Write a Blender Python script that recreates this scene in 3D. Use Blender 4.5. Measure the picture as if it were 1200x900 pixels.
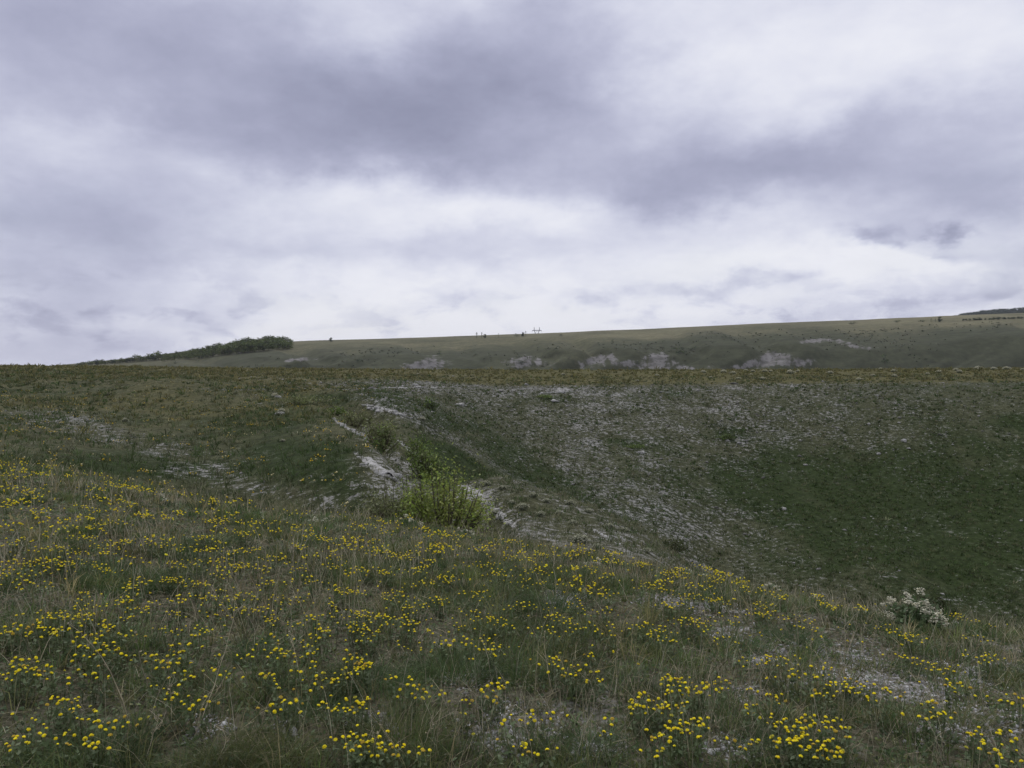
import bpy, math, random
import numpy as np

random.seed(7)
rng = np.random.default_rng(7)
scene = bpy.context.scene
for o in list(bpy.data.objects):
    bpy.data.objects.remove(o, do_unlink=True)
C = scene.collection

# ------------------------------------------------------------------ camera
EYE = 1.6
FPX = 942.0                       # focal length in pixels of a 1200 wide picture
PITCH = math.atan(25.0 / FPX)
cam_d = bpy.data.cameras.new('camera')
cam_d.sensor_width = 36.0
cam_d.lens = FPX / 1200 * 36
cam_d.clip_start = 0.05
cam_d.clip_end = 30000
cam = bpy.data.objects.new('camera', cam_d)
cam.location = (0, 0, EYE)
cam.rotation_euler = (math.pi / 2 - PITCH, 0, 0)
C.objects.link(cam)
scene.camera = cam

# ------------------------------------------------------------------ light, sky, exposure
SUN_EL, SUN_AZ = math.radians(52), math.radians(-25)      # azimuth measured from +Y towards +X
sun_d = bpy.data.lights.new('sun', 'SUN')
sun_d.energy = 1.35
sun_d.angle = math.radians(40)
sun_d.color = (1.0, 0.97, 0.93)
sun = bpy.data.objects.new('sun', sun_d)
sun.rotation_euler = (math.pi / 2 - SUN_EL, 0, math.pi - SUN_AZ)
C.objects.link(sun)
scene.view_settings.view_transform = 'Standard'
scene.view_settings.look = 'None'
scene.view_settings.exposure = 0.0
scene.view_settings.gamma = 1.0
scene.view_settings.use_curve_mapping = False
scene.render.engine = 'CYCLES'
scene.cycles.use_denoising = True
scene.cycles.max_bounces = 5
scene.cycles.diffuse_bounces = 3
scene.cycles.transparent_max_bounces = 6
scene.cycles.volume_bounces = 0


class NT:
    """small helper to write shader maths"""
    def __init__(self, tree):
        self.t = tree
        self.n = tree.nodes
        self.l = tree.links

    def put(self, sock, v):
        if hasattr(v, 'is_linked') or isinstance(v, bpy.types.NodeSocket):
            self.l.new(v, sock)
        else:
            if hasattr(sock, 'default_value'):
                try:
                    sock.default_value = v
                except Exception:
                    sock.default_value = tuple(v) + (1.0,)

    def m(self, op, a, b=0.0, c=0.0, clamp=False):
        nd = self.n.new('ShaderNodeMath')
        nd.operation = op
        nd.use_clamp = clamp
        self.put(nd.inputs[0], a)
        self.put(nd.inputs[1], b)
        self.put(nd.inputs[2], c)
        return nd.outputs[0]

    def add(self, a, b): return self.m('ADD', a, b)
    def sub(self, a, b): return self.m('SUBTRACT', a, b)
    def mul(self, a, b): return self.m('MULTIPLY', a, b)
    def div(self, a, b): return self.m('DIVIDE', a, b)

    def smooth(self, v, lo, hi, a=0.0, b=1.0):
        nd = self.n.new('ShaderNodeMapRange')
        nd.interpolation_type = 'SMOOTHSTEP'
        self.put(nd.inputs['Value'], v)
        nd.inputs['From Min'].default_value = lo
        nd.inputs['From Max'].default_value = hi
        nd.inputs['To Min'].default_value = a
        nd.inputs['To Max'].default_value = b
        return nd.outputs[0]

    def mix(self, f, a, b, mode='MIX'):
        nd = self.n.new('ShaderNodeMix')
        nd.data_type = 'RGBA'
        nd.blend_type = mode
        self.put(nd.inputs[0], f)
        for s, v in ((nd.inputs[6], a), (nd.inputs[7], b)):
            if isinstance(v, bpy.types.NodeSocket):
                self.l.new(v, s)
            else:
                s.default_value = tuple(v[:3]) + (1.0,)
        return nd.outputs[2]

    def noise(self, vec, scale, detail=4, rough=0.55, dist=0.0, col=False):
        nd = self.n.new('ShaderNodeTexNoise')
        self.put(nd.inputs['Vector'], vec)
        nd.inputs['Scale'].default_value = scale
        nd.inputs['Detail'].default_value = detail
        nd.inputs['Roughness'].default_value = rough
        nd.inputs['Distortion'].default_value = dist
        return nd.outputs['Color' if col else 'Fac']

    def comb(self, x, y, z):
        nd = self.n.new('ShaderNodeCombineXYZ')
        self.put(nd.inputs[0], x); self.put(nd.inputs[1], y); self.put(nd.inputs[2], z)
        return nd.outputs[0]

    def sep(self, v):
        nd = self.n.new('ShaderNodeSeparateXYZ')
        self.put(nd.inputs[0], v)
        return nd.outputs

    def attr(self, name):
        nd = self.n.new('ShaderNodeAttribute')
        nd.attribute_name = name
        return nd


world = bpy.data.worlds.new('World')
scene.world = world
world.use_nodes = True
wt = world.node_tree
wt.nodes.clear()
W = NT(wt)
tc = wt.nodes.new('ShaderNodeTexCoord')
D = W.sep(tc.outputs['Generated'])
# cloud layer coordinates: azimuth and elevation of the view direction in "pixels" of arc (1/942 rad)
az = W.mul(W.m('ARCTAN2', D[0], D[1]), FPX)
el = W.mul(W.m('ARCSINE', D[2]), FPX)
# perspective of a flat cloud deck, for the fine structure
deck = W.add(W.m('ABSOLUTE', D[2]), 0.30)
pv = W.comb(W.div(D[0], deck), W.div(D[1], deck), 0.0)
warp = W.sep(W.noise(pv, 0.9, 5, 0.55, 0.0, True))
warp2 = W.sep(W.noise(W.comb(az, W.mul(el, 1.7), 3.0), 0.0085, 8, 0.62, 0.0, True))
azw = W.add(W.add(az, W.mul(W.sub(warp[0], 0.5), 60.0)), W.mul(W.sub(warp2[0], 0.5), 190.0))
elw = W.add(W.add(el, W.mul(W.sub(warp[1], 0.5), 30.0)), W.mul(W.sub(warp2[1], 0.5), 90.0))


def sky_ang(px, py):
    u = (px - 600) / FPX
    v = (450 - py) / FPX
    x, y, z = u, math.cos(PITCH) + v * math.sin(PITCH), -math.sin(PITCH) + v * math.cos(PITCH)
    n = math.sqrt(x * x + y * y + z * z)
    return math.atan2(x, y) * FPX, math.asin(z / n) * FPX


def cloud(px, py, sx, sy, amp, rot=0.0):
    a, e = sky_ang(px, py)
    c, s = math.cos(math.radians(rot)), math.sin(math.radians(rot))
    dx, dy = W.sub(azw, a), W.sub(elw, e)
    p = W.div(W.add(W.mul(dx, c), W.mul(dy, s)), sx)
    q = W.div(W.sub(W.mul(dy, c), W.mul(dx, s)), sy)
    r2 = W.add(W.mul(p, p), W.mul(q, q))
    return W.mul(W.m('POWER', 2.718, W.mul(r2, -1.0)), amp)


CLOUDS = [
    (520, 130, 230, 78, .56, 0), (250, 165, 210, 70, .30, 0), (820, 200, 190, 42, .26, 4), (1000, 172, 160, 40, .25, 4),
    (780, 232, 90, 28, .22, 5), (60, 0, 260, 70, .36, 0), (90, 262, 170, 40, .34, 0), (60, 330, 140, 34, .24, 0), (20, 150, 60, 60, .2, 0), (1150, 215, 120, 30, .12, 8),
    (650, 30, 130, 70, .2, 0), (1110, 225, 130, 35, .2, 0), (1030, 281, 36, 13, .46, 0), (1112, 273, 20, 11, .46, 0), (1100, 300, 30, 8, .3, 0),
    (890, 329, 52, 10, .40, 2), (790, 338, 50, 9, .25, 2), (700, 353, 40, 14, .22, 0), (480, 377, 50, 13, .22, 0), (555, 360, 40, 14, .2, 0),
    (545, 292, 130, 26, .2, 3), (100, 402, 170, 24, .30, 0), (1190, 300, 60, 20, .3, 0), (160, 360, 110, 14, .16, 0), (1010, 366, 260, 10, .24, 2),
    (1180, 120, 90, 60, .12, 0), (330, 300, 80, 20, .12, 0),
    (420, 215, 130, 26, -.26, 0), (600, 385, 420, 34, -.22, 0), (1020, 320, 160, 14, -.22, 2), (420, 250, 160, 30, -.1, 0), (1060, 70, 150, 60, -.1, 0), (60, 152, 70, 28, -.22, 0), (560, 335, 260, 36, -.14, 0),
    (850, 60, 120, 40, -.08, 0), (640, 250, 160, 24, -.2, 0), (950, 300, 200, 18, -.18, 0), (430, 40, 90, 30, -.1, 0), (470, 395, 260, 20, -.16, 0)]
dens = W.mul(W.sub(W.noise(pv, 2.6, 10, 0.62, 0.15), 0.5), 0.32)
dens = W.add(dens, W.mul(W.sub(W.noise(W.comb(az, W.mul(el, 1.9), 0.0), 0.0105, 10, 0.62, 0.1), 0.5), 0.32))
# heaped small clouds in the lower band: soft tops, flat darker bases
heap = W.noise(W.comb(az, W.mul(W.m('POWER', W.m('MAXIMUM', el, 1.0), 0.9), 3.6), 7.0), 0.014, 9, 0.6, 0.25)
band = W.mul(W.smooth(el, 130.0, 40.0), W.smooth(el, 0.0, 30.0))
dens = W.add(dens, W.mul(W.mul(W.smooth(heap, 0.47, 0.62), band), 0.20))
dens = W.add(dens, 0.20)
for cl in CLOUDS:
    dens = W.add(dens, cloud(*cl))
ramp = wt.nodes.new('ShaderNodeValToRGB')
ramp.color_ramp.interpolation = 'B_SPLINE'
els = ramp.color_ramp.elements
els[0].position, els[0].color = 0.0, (0.93, 0.935, 0.98, 1)
els[1].position, els[1].color = 1.0, (0.24, 0.252, 0.358, 1)
for pos, colr in ((0.26, (0.715, 0.735, 0.86)), (0.52, (0.465, 0.479, 0.632)), (0.78, (0.315, 0.328, 0.455))):
    e_ = els.new(pos)
    e_.color = colr + (1,)
W.l.new(dens, ramp.inputs[0])
# below the horizon the dome is plain haze colour
lowmix = W.smooth(D[2], -0.05, 0.0)
cloudcol = W.mix(lowmix, (0.35, 0.36, 0.42), ramp.outputs[0])
bg_cloud = wt.nodes.new('ShaderNodeBackground')
W.l.new(cloudcol, bg_cloud.inputs[0])
bg_cloud.inputs[1].default_value = 1.0
sky = wt.nodes.new('ShaderNodeTexSky')
sky.sky_type = 'NISHITA'
sky.sun_disc = False
sky.sun_elevation = SUN_EL
sky.sun_rotation = SUN_AZ
bg_sky = wt.nodes.new('ShaderNodeBackground')
W.l.new(sky.outputs[0], bg_sky.inputs[0])
bg_sky.inputs[1].default_value = 0.06
cover = W.smooth(W.noise(pv, 0.8, 5, 0.6), 0.30, 0.5, 0.84, 0.96)
mx = wt.nodes.new('ShaderNodeMixShader')
W.l.new(cover, mx.inputs[0])
W.l.new(bg_sky.outputs[0], mx.inputs[1])
W.l.new(bg_cloud.outputs[0], mx.inputs[2])
wo = wt.nodes.new('ShaderNodeOutputWorld')
W.l.new(mx.outputs[0], wo.inputs[0])


# ------------------------------------------------------------------ numpy noise
def _hash(ix, iy, seed):
    h = (ix.astype(np.int64) * 374761393 + iy.astype(np.int64) * 668265263 + seed * 1442695041) & 0x7fffffff
    h = ((h ^ (h >> 13)) * 1274126177) & 0x7fffffff
    return ((h ^ (h >> 16)) & 0xffffff) / float(0xffffff)


def vnoise(x, y, seed=0):
    ix, iy = np.floor(x), np.floor(y)
    fx, fy = x - ix, y - iy
    fx, fy = fx * fx * (3 - 2 * fx), fy * fy * (3 - 2 * fy)
    a, b = _hash(ix, iy, seed), _hash(ix + 1, iy, seed)
    c, d = _hash(ix, iy + 1, seed), _hash(ix + 1, iy + 1, seed)
    return (a * (1 - fx) + b * fx) * (1 - fy) + (c * (1 - fx) + d * fx) * fy


def fbm(x, y, oct=4, seed=0, gain=0.5):
    t, amp, s = 0, 1.0, 0.0
    for i in range(oct):
        t = t + amp * (vnoise(x * 2 ** i + 17.3 * i, y * 2 ** i - 9.1 * i, seed + i) - 0.5)
        s += amp
        amp *= gain
    return t / s * 2            # roughly -1..1


def pchip(xk, yk, xq):
    """monotone cubic through knots; xk,yk shape (K,) ; xq any"""
    h = np.diff(xk)
    dl = np.diff(yk) / h
    d = np.zeros_like(yk)
    d[0], d[-1] = dl[0], dl[-1]
    for i in range(1, len(xk) - 1):
        if dl[i - 1] * dl[i] > 0:
            w1, w2 = 2 * h[i] + h[i - 1], h[i] + 2 * h[i - 1]
            d[i] = (w1 + w2) / (w1 / dl[i - 1] + w2 / dl[i])
    j = np.clip(np.searchsorted(xk, xq) - 1, 0, len(h) - 1)
    t = (xq - xk[j]) / h[j]
    h00, h10 = 2 * t**3 - 3 * t**2 + 1, t**3 - 2 * t**2 + t
    h01, h11 = -2 * t**3 + 3 * t**2, t**3 - t**2
    return h00 * yk[j] + h10 * h[j] * d[j] + h01 * yk[j + 1] + h11 * h[j] * d[j + 1]


# ------------------------------------------------------------------ terrain profiles
def slope_of(py):
    v = (450 - py) / FPX
    return (-math.sin(PITCH) + v * math.cos(PITCH)) / (math.cos(PITCH) + v * math.sin(PITCH))


P = lambda y, py: (y, slope_of(py) * y)     # seen at picture row py, y metres ahead
Z = lambda y, z: (y, z)                     # hidden ground, z below the eye

COLS = {
    0:    [P(3.3, 880), P(7.5, 648), P(17, 546), Z(20, -2.75), P(25, 540), P(36, 506), P(46, 485), P(58, 465), P(68, 452), P(78, 443), P(92, 434.5), P(115, 429),
           Z(250, -8), Z(520, -9), P(660, 434), P(950, 431), Z(1500, -18), Z(2200, -12), Z(4500, -30)],
    150:  [P(3.3, 885), P(7.2, 668), P(16, 571), Z(19, -3.1), P(24, 563), P(33, 526), P(43, 498), P(55, 474), P(66, 457), P(78, 446), P(95, 436.5), P(125, 430),
           Z(260, -8), P(520, 437), P(660, 430), P(950, 420), Z(1500, -10), Z(2200, -10), Z(4500, -30)],
    300:  [P(3.3, 890), P(7.0, 682), P(14.5, 598), Z(17.5, -3.8), P(23, 596), P(30, 555), P(40, 516), P(52, 485), P(64, 468), P(80, 452), P(98, 440.5), P(130, 432),
           Z(270, -9), P(590, 436), P(650, 418), P(1000, 403), Z(1500, 0), Z(2200, 0), Z(4500, -30)],
    450:  [P(3.3, 895), P(7.0, 692), P(14, 613), Z(17, -4.2), P(22, 602), P(29, 560), P(38, 525), P(50, 495), P(62, 474), P(80, 456), P(98, 444), P(130, 433.3),
           Z(280, -9), P(590, 436), P(650, 415), P(1050, 398.5), Z(1500, 6), Z(2200, 0), Z(4500, -30)],
    600:  [P(3.3, 899), P(6.8, 706), P(13.5, 637), Z(16.5, -4.6), P(22, 632), P(32, 596), P(42, 563), Z(54, -8.6), P(66, 556), P(84, 505), P(106, 451), P(135, 434),
           Z(280, -9), P(600, 436), P(650, 411), P(1100, 394.5), Z(1500, 28), Z(2200, 6), Z(4500, -30)],
    750:  [P(3.3, 903), P(6.6, 722), P(12.8, 666), Z(15.5, -4.9), P(22, 656), P(30, 633), P(37, 614), Z(46, -11.2), P(57, 622), P(80, 532), P(108, 450), P(138, 434),
           Z(280, -9), P(600, 436), P(650, 407), P(1100, 389), Z(1500, 34), Z(2200, 20), Z(4500, -30)],
    900:  [P(3.3, 908), P(6.4, 744), P(12.0, 699), Z(14.5, -5.3), Z(21, -7.4), Z(28, -9.6), Z(35, -12), Z(43, -16.0), P(50, 714), P(78, 556), P(107, 449), P(138, 433.5),
           Z(280, -9), P(600, 436), P(650, 402), P(1100, 383), Z(1500, 26), Z(2200, 50), Z(4500, -30)],
    1050: [P(3.3, 914), P(6.3, 766), P(11.2, 726), Z(13.6, -5.6), Z(20, -8.5), Z(27, -11), Z(34, -13.4), Z(39, -16.8), P(46, 743), P(74, 572), P(104, 448), P(138, 433),
           Z(280, -9), P(600, 436), P(650, 397), P(1100, 378), Z(1500, 40), Z(2200, 90), Z(4500, -20)],
    1200: [P(3.3, 920), P(6.1, 786), P(10.6, 750), Z(13, -5.9), Z(19, -8.5), Z(26, -11), Z(32, -13.3), Z(37, -16.8), P(43.5, 766), P(70, 582), P(100, 447), P(138, 432),
           Z(280, -9), P(600, 436), P(650, 392), P(1100, 372.5), Z(1500, 55), P(2200, 368.5), Z(4500, -10)],
}
KN = 20
acols, lr, sl = [], [], []
for px in sorted(COLS):
    u = (px - 600) / FPX
    k = [(0.05, -EYE)] + COLS[px]
    acols.append(math.atan(u))
    lr.append([math.log(y * math.hypot(1, u)) for y, z in k])
    sl.append([z / (y * math.hypot(1, u)) for y, z in k])
# ground outside the picture simply carries the outermost profiles round
a0, a1 = math.radians(-60), math.radians(60)
acols = [-math.pi, a0] + acols + [a1, math.radians(110), math.pi]
lr = [lr[0], lr[0]] + lr + [lr[-1], lr[-1], lr[0]]
sl = [sl[0], sl[0]] + sl + [sl[-1], sl[-1], sl[0]]
acols, lr, sl = np.array(acols), np.array(lr), np.array(sl)

AZ = np.concatenate([np.linspace(-math.pi, math.radians(-42), 60)[:-1], np.linspace(math.radians(-42), math.radians(42), 1000), np.linspace(math.radians(42), math.pi, 60)[1:]])
NA = len(AZ)
LRq = np.stack([pchip(acols, lr[:, k], AZ) for k in range(KN)], 1)
SLq = np.stack([pchip(acols, sl[:, k], AZ) for k in range(KN)], 1)
SEG = [6, 60, 80, 16, 26, 40, 44, 44, 44, 56, 70, 50, 14, 12, 50, 40, 10, 16, 6]
TT = np.concatenate([i + np.arange(n) / n for i, n in enumerate(SEG)] + [[KN - 1.0]])
NR = len(TT)
seg = np.minimum(TT.astype(int), KN - 2)
fr = TT - seg
LR = LRq[:, seg] * (1 - fr) + LRq[:, seg + 1] * fr
RR = np.exp(LR)
ZZ = np.zeros_like(RR)
for i in range(NA):
    ZZ[i] = pchip(LRq[i], SLq[i] * np.exp(LRq[i]), LR[i])
XX = RR * np.sin(AZ)[:, None]
YY = RR * np.cos(AZ)[:, None]
T2 = np.broadcast_to(TT, RR.shape)


def ss(x, a, b):
    t = np.clip((x - a) / (b - a), 0, 1)
    return t * t * (3 - 2 * t)


# natural unevenness at the size each distance can carry
near = 1 - ss(T2, 3.2, 4.5)
mid = ss(T2, 3.2, 4.5) * (1 - ss(T2, 11.2, 12.5))
far = ss(T2, 12.5, 14)
ZZ = ZZ + near * (0.05 * fbm(XX / 1.1, YY / 1.1, 3, 3) + 0.025 * fbm(XX / .28, YY / .28, 3, 5)) * np.clip(RR / 2.5, 0, 1)
ZZ = ZZ + mid * (0.22 * fbm(XX / 6, YY / 6, 3, 11) + 0.07 * fbm(XX / 1.1, YY / 1.1, 3, 13)) * (1 - 0.75 * ss(T2, 10.4, 11.2)) * (1 - .4 * ss(-XX / YY, .25, .6))
slopezone = ss(T2, 8.6, 9.2) * (1 - ss(T2, 10.6, 11.0))
ZZ = ZZ + slopezone * 0.45 * fbm(XX / 9, YY / 30, 3, 17)
face = ss(T2, 13.5, 14.3) * (1 - ss(T2, 14.9, 15.6))
ravine = np.abs(fbm(AZ[:, None] * 16 + 0.35 * np.sin(T2 * 5), T2 * 0.25, 2, 21))
ZZ = ZZ - face * 6.5 * (1 - ss(ravine, 0.0, 0.45))
ZZ = ZZ + far * 0.8 * fbm(XX / 55, YY / 55, 4, 23) * (1 - ss(T2, 15.6, 16))
_px, _py = 600 + FPX * XX / np.maximum(YY, 1e-3), 425 - FPX * ZZ / np.maximum(YY, 1e-3)
edge = np.interp(_py, [440, 455, 470, 500, 535, 585, 610], [190, 255, 335, 405, 445, 475, 485])
rt = _px - edge
zone_v = ss(T2, 4.6, 5.4) * (1 - ss(T2, 9.0, 10.4)) * (YY > 0)
ZZ = ZZ - zone_v * (2.1 * ss(rt, -12, 40) * (1 - ss(rt, 55, 135)) - .95 * ss(rt, -240, -45) * (1 - ss(rt, -25, 22)))
uu = XX / np.where(np.abs(YY) < 1e-3, 1e-3, YY)


def project(x, y, z):
    """row and column in the 1200 x 900 photograph of a point (z relative to the eye)"""
    cp, sp = math.cos(PITCH), math.sin(PITCH)
    dep = y * cp - z * sp
    up = y * sp + z * cp
    dep = np.where(dep < 1e-3, 1e-3, dep)
    return 600 + FPX * x / dep, 450 - FPX * up / dep


PX, PY = project(XX, YY, ZZ)
GZ = ZZ + EYE                     # world heights
INV = np.abs(AZ) < math.radians(36)


def at(px, py, tmin=0.0, tmax=19.0):
    """the point of the ground that shows at this place of the photograph, within one stretch of terrain"""
    a = math.atan((px - 600) / FPX / math.cos(PITCH))
    i = int(np.clip(np.searchsorted(AZ, a), 1, NA - 1))
    w = (a - AZ[i - 1]) / (AZ[i] - AZ[i - 1])
    rows = (TT >= tmin) & (TT <= tmax)
    pyc = (PY[i - 1] * (1 - w) + PY[i] * w)[rows]
    idx = np.nonzero(rows)[0]
    below = np.nonzero(pyc <= py)[0]
    j = int(np.argmin(np.abs(pyc - py))) if len(below) == 0 else int(below[0])
    j0 = max(j - 1, 0)
    if j > 0 and pyc[j0] > py >= pyc[j]:
        f = (pyc[j0] - py) / (pyc[j0] - pyc[j])
    else:
        f = 1.0
    A, B = idx[j0], idx[j]
    g = lambda M: (M[i - 1, A] * (1 - w) + M[i, A] * w) * (1 - f) + (M[i - 1, B] * (1 - w) + M[i, B] * w) * f
    return np.array([g(XX), g(YY), g(GZ)])


def ground(x, y):
    """height of the ground under (x, y)"""
    a, r = math.atan2(x, y), math.log(max(math.hypot(x, y), 0.06))
    i = int(np.clip(np.searchsorted(AZ, a), 1, NA - 1))
    w = (a - AZ[i - 1]) / (AZ[i] - AZ[i - 1])
    row = LR[i - 1] * (1 - w) + LR[i] * w
    return float(np.interp(r, row, GZ[i - 1] * (1 - w) + GZ[i] * w))


# ------------------------------------------------------------------ what grows where (chalk, lush green, straw) as ground composition
def patch(px, py, sx, sy, rot=0.0):
    c, s = math.cos(math.radians(rot)), math.sin(math.radians(rot))
    dx, dy = PXn - px, PYn - py
    p, q = (dx * c + dy * s) / sx, (-dx * s + dy * c) / sy
    return np.exp(-(p * p + q * q))


jx = fbm(PX / 60, PY / 25, 4, 31)
jy = fbm(PX / 60, PY / 25, 4, 37)
PXn, PYn = PX + 22 * jx, PY + 9 * jy
fgz = 1 - ss(T2, 3.3, 4.0)
hill = ss(T2, 3.4, 4.2) * (1 - ss(T2, 10.9, 11.15))
plat = ss(T2, 10.85, 11.1) * (1 - ss(T2, 12.3, 12.8))
plat = np.maximum(plat, hill * ss(-PX, -430, -260) * ss(T2, 9.2, 10.8) * .9)
farz = ss(T2, 12.4, 13.2)
leftw = 1 - ss(PX, 380, 470)
oppw = ss(T2, 8.15, 8.6) * ss(PX, 430, 520)
spurw = (1 - oppw) * (1 - leftw) * hill
chalk = np.zeros_like(PX)
green = np.zeros_like(PX)
straw = np.zeros_like(PX)
# foreground meadow
FG_CHALK = [(245, 858, 34, 20), (330, 862, 20, 10), (415, 842, 26, 12), (592, 862, 48, 24), (555, 800, 30, 12), (870, 812, 22, 10), (895, 772, 20, 8), (700, 878, 26, 12),
            (985, 800, 40, 11, 20), (1085, 818, 60, 14, 20), (1020, 790, 40, 12, 25), (850, 880, 30, 14), (925, 806, 18, 7), (1190, 850, 30, 14), (1100, 860, 40, 12), (90, 735, 26, 9),
            (455, 858, 20, 10), (860, 745, 30, 9), (790, 705, 40, 8), (60, 885, 40, 10), (1140, 790, 30, 10), (660, 700, 30, 8), (845, 712, 26, 6)]
for p_ in FG_CHALK:
    chalk += fgz * 0.44 * patch(*p_) * (1 + .8 * fbm(XX / .35, YY / .35, 3, 45))
chalk += fgz * (0.20 + 0.12 * fbm(XX / 1.3, YY / 1.3, 3, 41)) * ss(PX, -200, 900)
chalk += fgz * 0.08
straw += fgz * (0.45 + 0.3 * fbm(XX / 1.6, YY / 1.6, 3, 43))
green += fgz * (0.30 + 0.45 * fbm(XX / 1.1, YY / 1.1, 3, 47))
# left hill
straw += leftw * hill * (0.55 + 0.25 * fbm(XX / 9, YY / 9, 3, 51)) * (1 - .4 * ss(PY, 480, 540))
green += leftw * hill * (0.25 + 0.5 * fbm(XX / 7, YY / 7, 3, 53)) + leftw * hill * (.8 * patch(375, 540, 85, 34, 20) + .6 * patch(60, 550, 120, 14) + .3 * patch(60, 470, 120, 22))  # right flank: green turf, deepened to paint shade towards the gully
LEFT_CHALK = [(60, 497, 60, 13, 5), (130, 512, 60, 12, 12), (205, 530, 55, 12, 14), (290, 568, 60, 13, 16), (380, 588, 60, 16, 8), (235, 556, 40, 8, 10), (275, 458, 60, 3, 2), (330, 470, 20, 6)]
for p_ in LEFT_CHALK:
    chalk += leftw * hill * 0.36 * patch(*p_) * (1 - .35 * ss(PX, 250, 330)) * (1 + .9 * fbm(XX / 1.5, YY / 3, 3, 177))
chalk += leftw * hill * 0.10
# spur with outcrops
chalk += spurw * (0.30 + .16 * fbm(XX / 3, YY / 3, 3, 61)) * (1 - .45 * ss(PY, 470, 430))
SPUR_CHALK = [(415, 500, 34, 7, 32), (450, 545, 52, 18, 30), (480, 545, 18, 6, 40), (430, 570, 24, 9, 30), (480, 572, 26, 10, 30), (470, 480, 55, 9, 14), (545, 575, 40, 10, 40), (600, 600, 50, 12, 35),
              (500, 600, 60, 16, 20), (640, 630, 80, 20, 20), (730, 640, 60, 14, 20), (440, 452, 130, 5, 2)]
for p_ in SPUR_CHALK:
    chalk += hill * (1 - oppw) * 0.28 * patch(*p_)
green += spurw * (0.12 + 0.3 * fbm(XX / 3, YY / 3, 3, 63)) + hill * (.9 * patch(450, 470, 30, 9, 20) + .9 * patch(375, 465, 36, 7, 8) + .7 * patch(480, 590, 40, 14))
straw += spurw * 0.35
# gully floor and the far slope
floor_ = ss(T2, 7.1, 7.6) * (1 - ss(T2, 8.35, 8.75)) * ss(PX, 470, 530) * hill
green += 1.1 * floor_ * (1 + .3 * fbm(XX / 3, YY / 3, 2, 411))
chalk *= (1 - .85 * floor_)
opp = oppw * hill
chalk += opp * (0.40 + .13 * fbm(XX / 2.6, YY / 15, 4, 67)) * (1 - .34 * ss(PX + 1.1 * (PY - 500), 860, 1120)) * (1 - .9 * ss(-T2, -8.9, -8.5))
OPP_CHALK = [(655, 459, 38, 4), (612, 460, 10, 5), (560, 458, 110, 6), (800, 625, 60, 34, 40), (720, 590, 60, 30, 30), (740, 530, 18, 5), (700, 480, 120, 16), (950, 500, 170, 22), (900, 650, 70, 14, 10), (1020, 620, 120, 12, 5)]
for p_, a_ in zip(OPP_CHALK, (.6, .6, .30, .11, .08, .2, .06, .08, .10, .08)):
    chalk += opp * a_ * patch(*p_)
OPP_GREEN = [(525, 487, 40, 16), (575, 520, 60, 18, 28), (640, 565, 60, 16, 35), (700, 596, 40, 10, 30), (745, 520, 30, 7, 12), (850, 511, 26, 7), (1010, 590, 270, 46, 5), (1150, 600, 200, 70), (1190, 495, 40, 8),
             (640, 470, 40, 4), (780, 462, 30, 4), (1080, 660, 160, 30, 5), (900, 560, 90, 30, 10)]
for p_ in OPP_GREEN:
    a_ = patch(*p_)
    green += opp * .38 * a_ * (1 + 1.1 * fbm(XX / 3, YY / 6, 4, 171))
    chalk -= opp * .095 * a_ * (1 + 1.0 * fbm(XX / 2.5, YY / 6, 3, 173))
green += opp * (.26 + .2 * ss(PX, 800, 1150) + .25 * fbm(XX / 5, YY / 5, 3, 71))
straw += opp * .12
# plateau and the distant hill
straw += plat * (0.95 + .2 * fbm(XX / 10, YY / 10, 3, 73))
chalk += plat * (0.04 + .2 * patch(540, 440, 60, 4))
straw += farz * (.5 + .3 * fbm(XX / 60, YY / 60, 3, 81) + .25 * ss(-PY, -405, -392))
green += farz * (.35 + .3 * fbm(XX / 45, YY / 45, 3, 83)) + farz * (.3 * patch(810, 404, 60, 7) + .15 * ss(PX, 780, 1100) * ss(PY, 380, 395) + .3 * patch(430, 424, 60, 5) + .42 * ss(T2, 13.9, 14.3) * (1 - ss(T2, 15.0, 15.35)) + .8 * ss(T2, 16.6, 17.2))  # the steep bank's shading is painted in here as extra green
FAR_CHALK = [(486, 431, 22, 5, -14), (510, 427, 16, 7, 10), (610, 426, 17, 5, -10), (630, 428, 18, 5, 8), (686, 428, 22, 7, -20), (706, 423, 16, 6), (766, 421, 15, 8, -8), (788, 428, 30, 7, 18), (893, 424, 16, 6, -10), (912, 418, 14, 5), (868, 430, 50, 3), (985, 403, 34, 2.4), (958, 405, 10, 2.5), (345, 427, 12, 2.5), (372, 426, 18, 3.5), (275, 413, 8, 1.8), (740, 430, 18, 3), (925, 428, 16, 5), (1010, 407, 16, 2)]
for k_, p_ in enumerate(FAR_CHALK):
    chalk += farz * (.78, .9, .66, .85, .74)[k_ % 5] * patch(p_[0], p_[1] - 1.0, p_[2] * 1.1, p_[3] * 1.35, *p_[4:]) * (1 + .8 * fbm(PX / 3, PY / 8, 3, 91))
chalk = np.where(farz > .5, chalk, np.minimum(chalk, .46 + .25 * np.clip(chalk - .46, 0, 1)))
chalk = np.clip(chalk, 0, 1)
green = np.clip(green, 0, 1)
straw = np.clip(straw, 0, 1)


# ------------------------------------------------------------------ mesh helpers
def link(name, me, mat=None, parent=None):
    o = bpy.data.objects.new(name, me)
    C.objects.link(o)
    if mat is not None and len(me.materials) == 0:
        me.materials.append(mat)
    if parent is not None:
        o.parent = parent
    return o


def tag(o, label=None, cat=None, group=None, kind=None):
    for k, v in (('label', label), ('category', cat), ('group', group), ('kind', kind)):
        if v:
            o[k] = v
    return o


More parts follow.
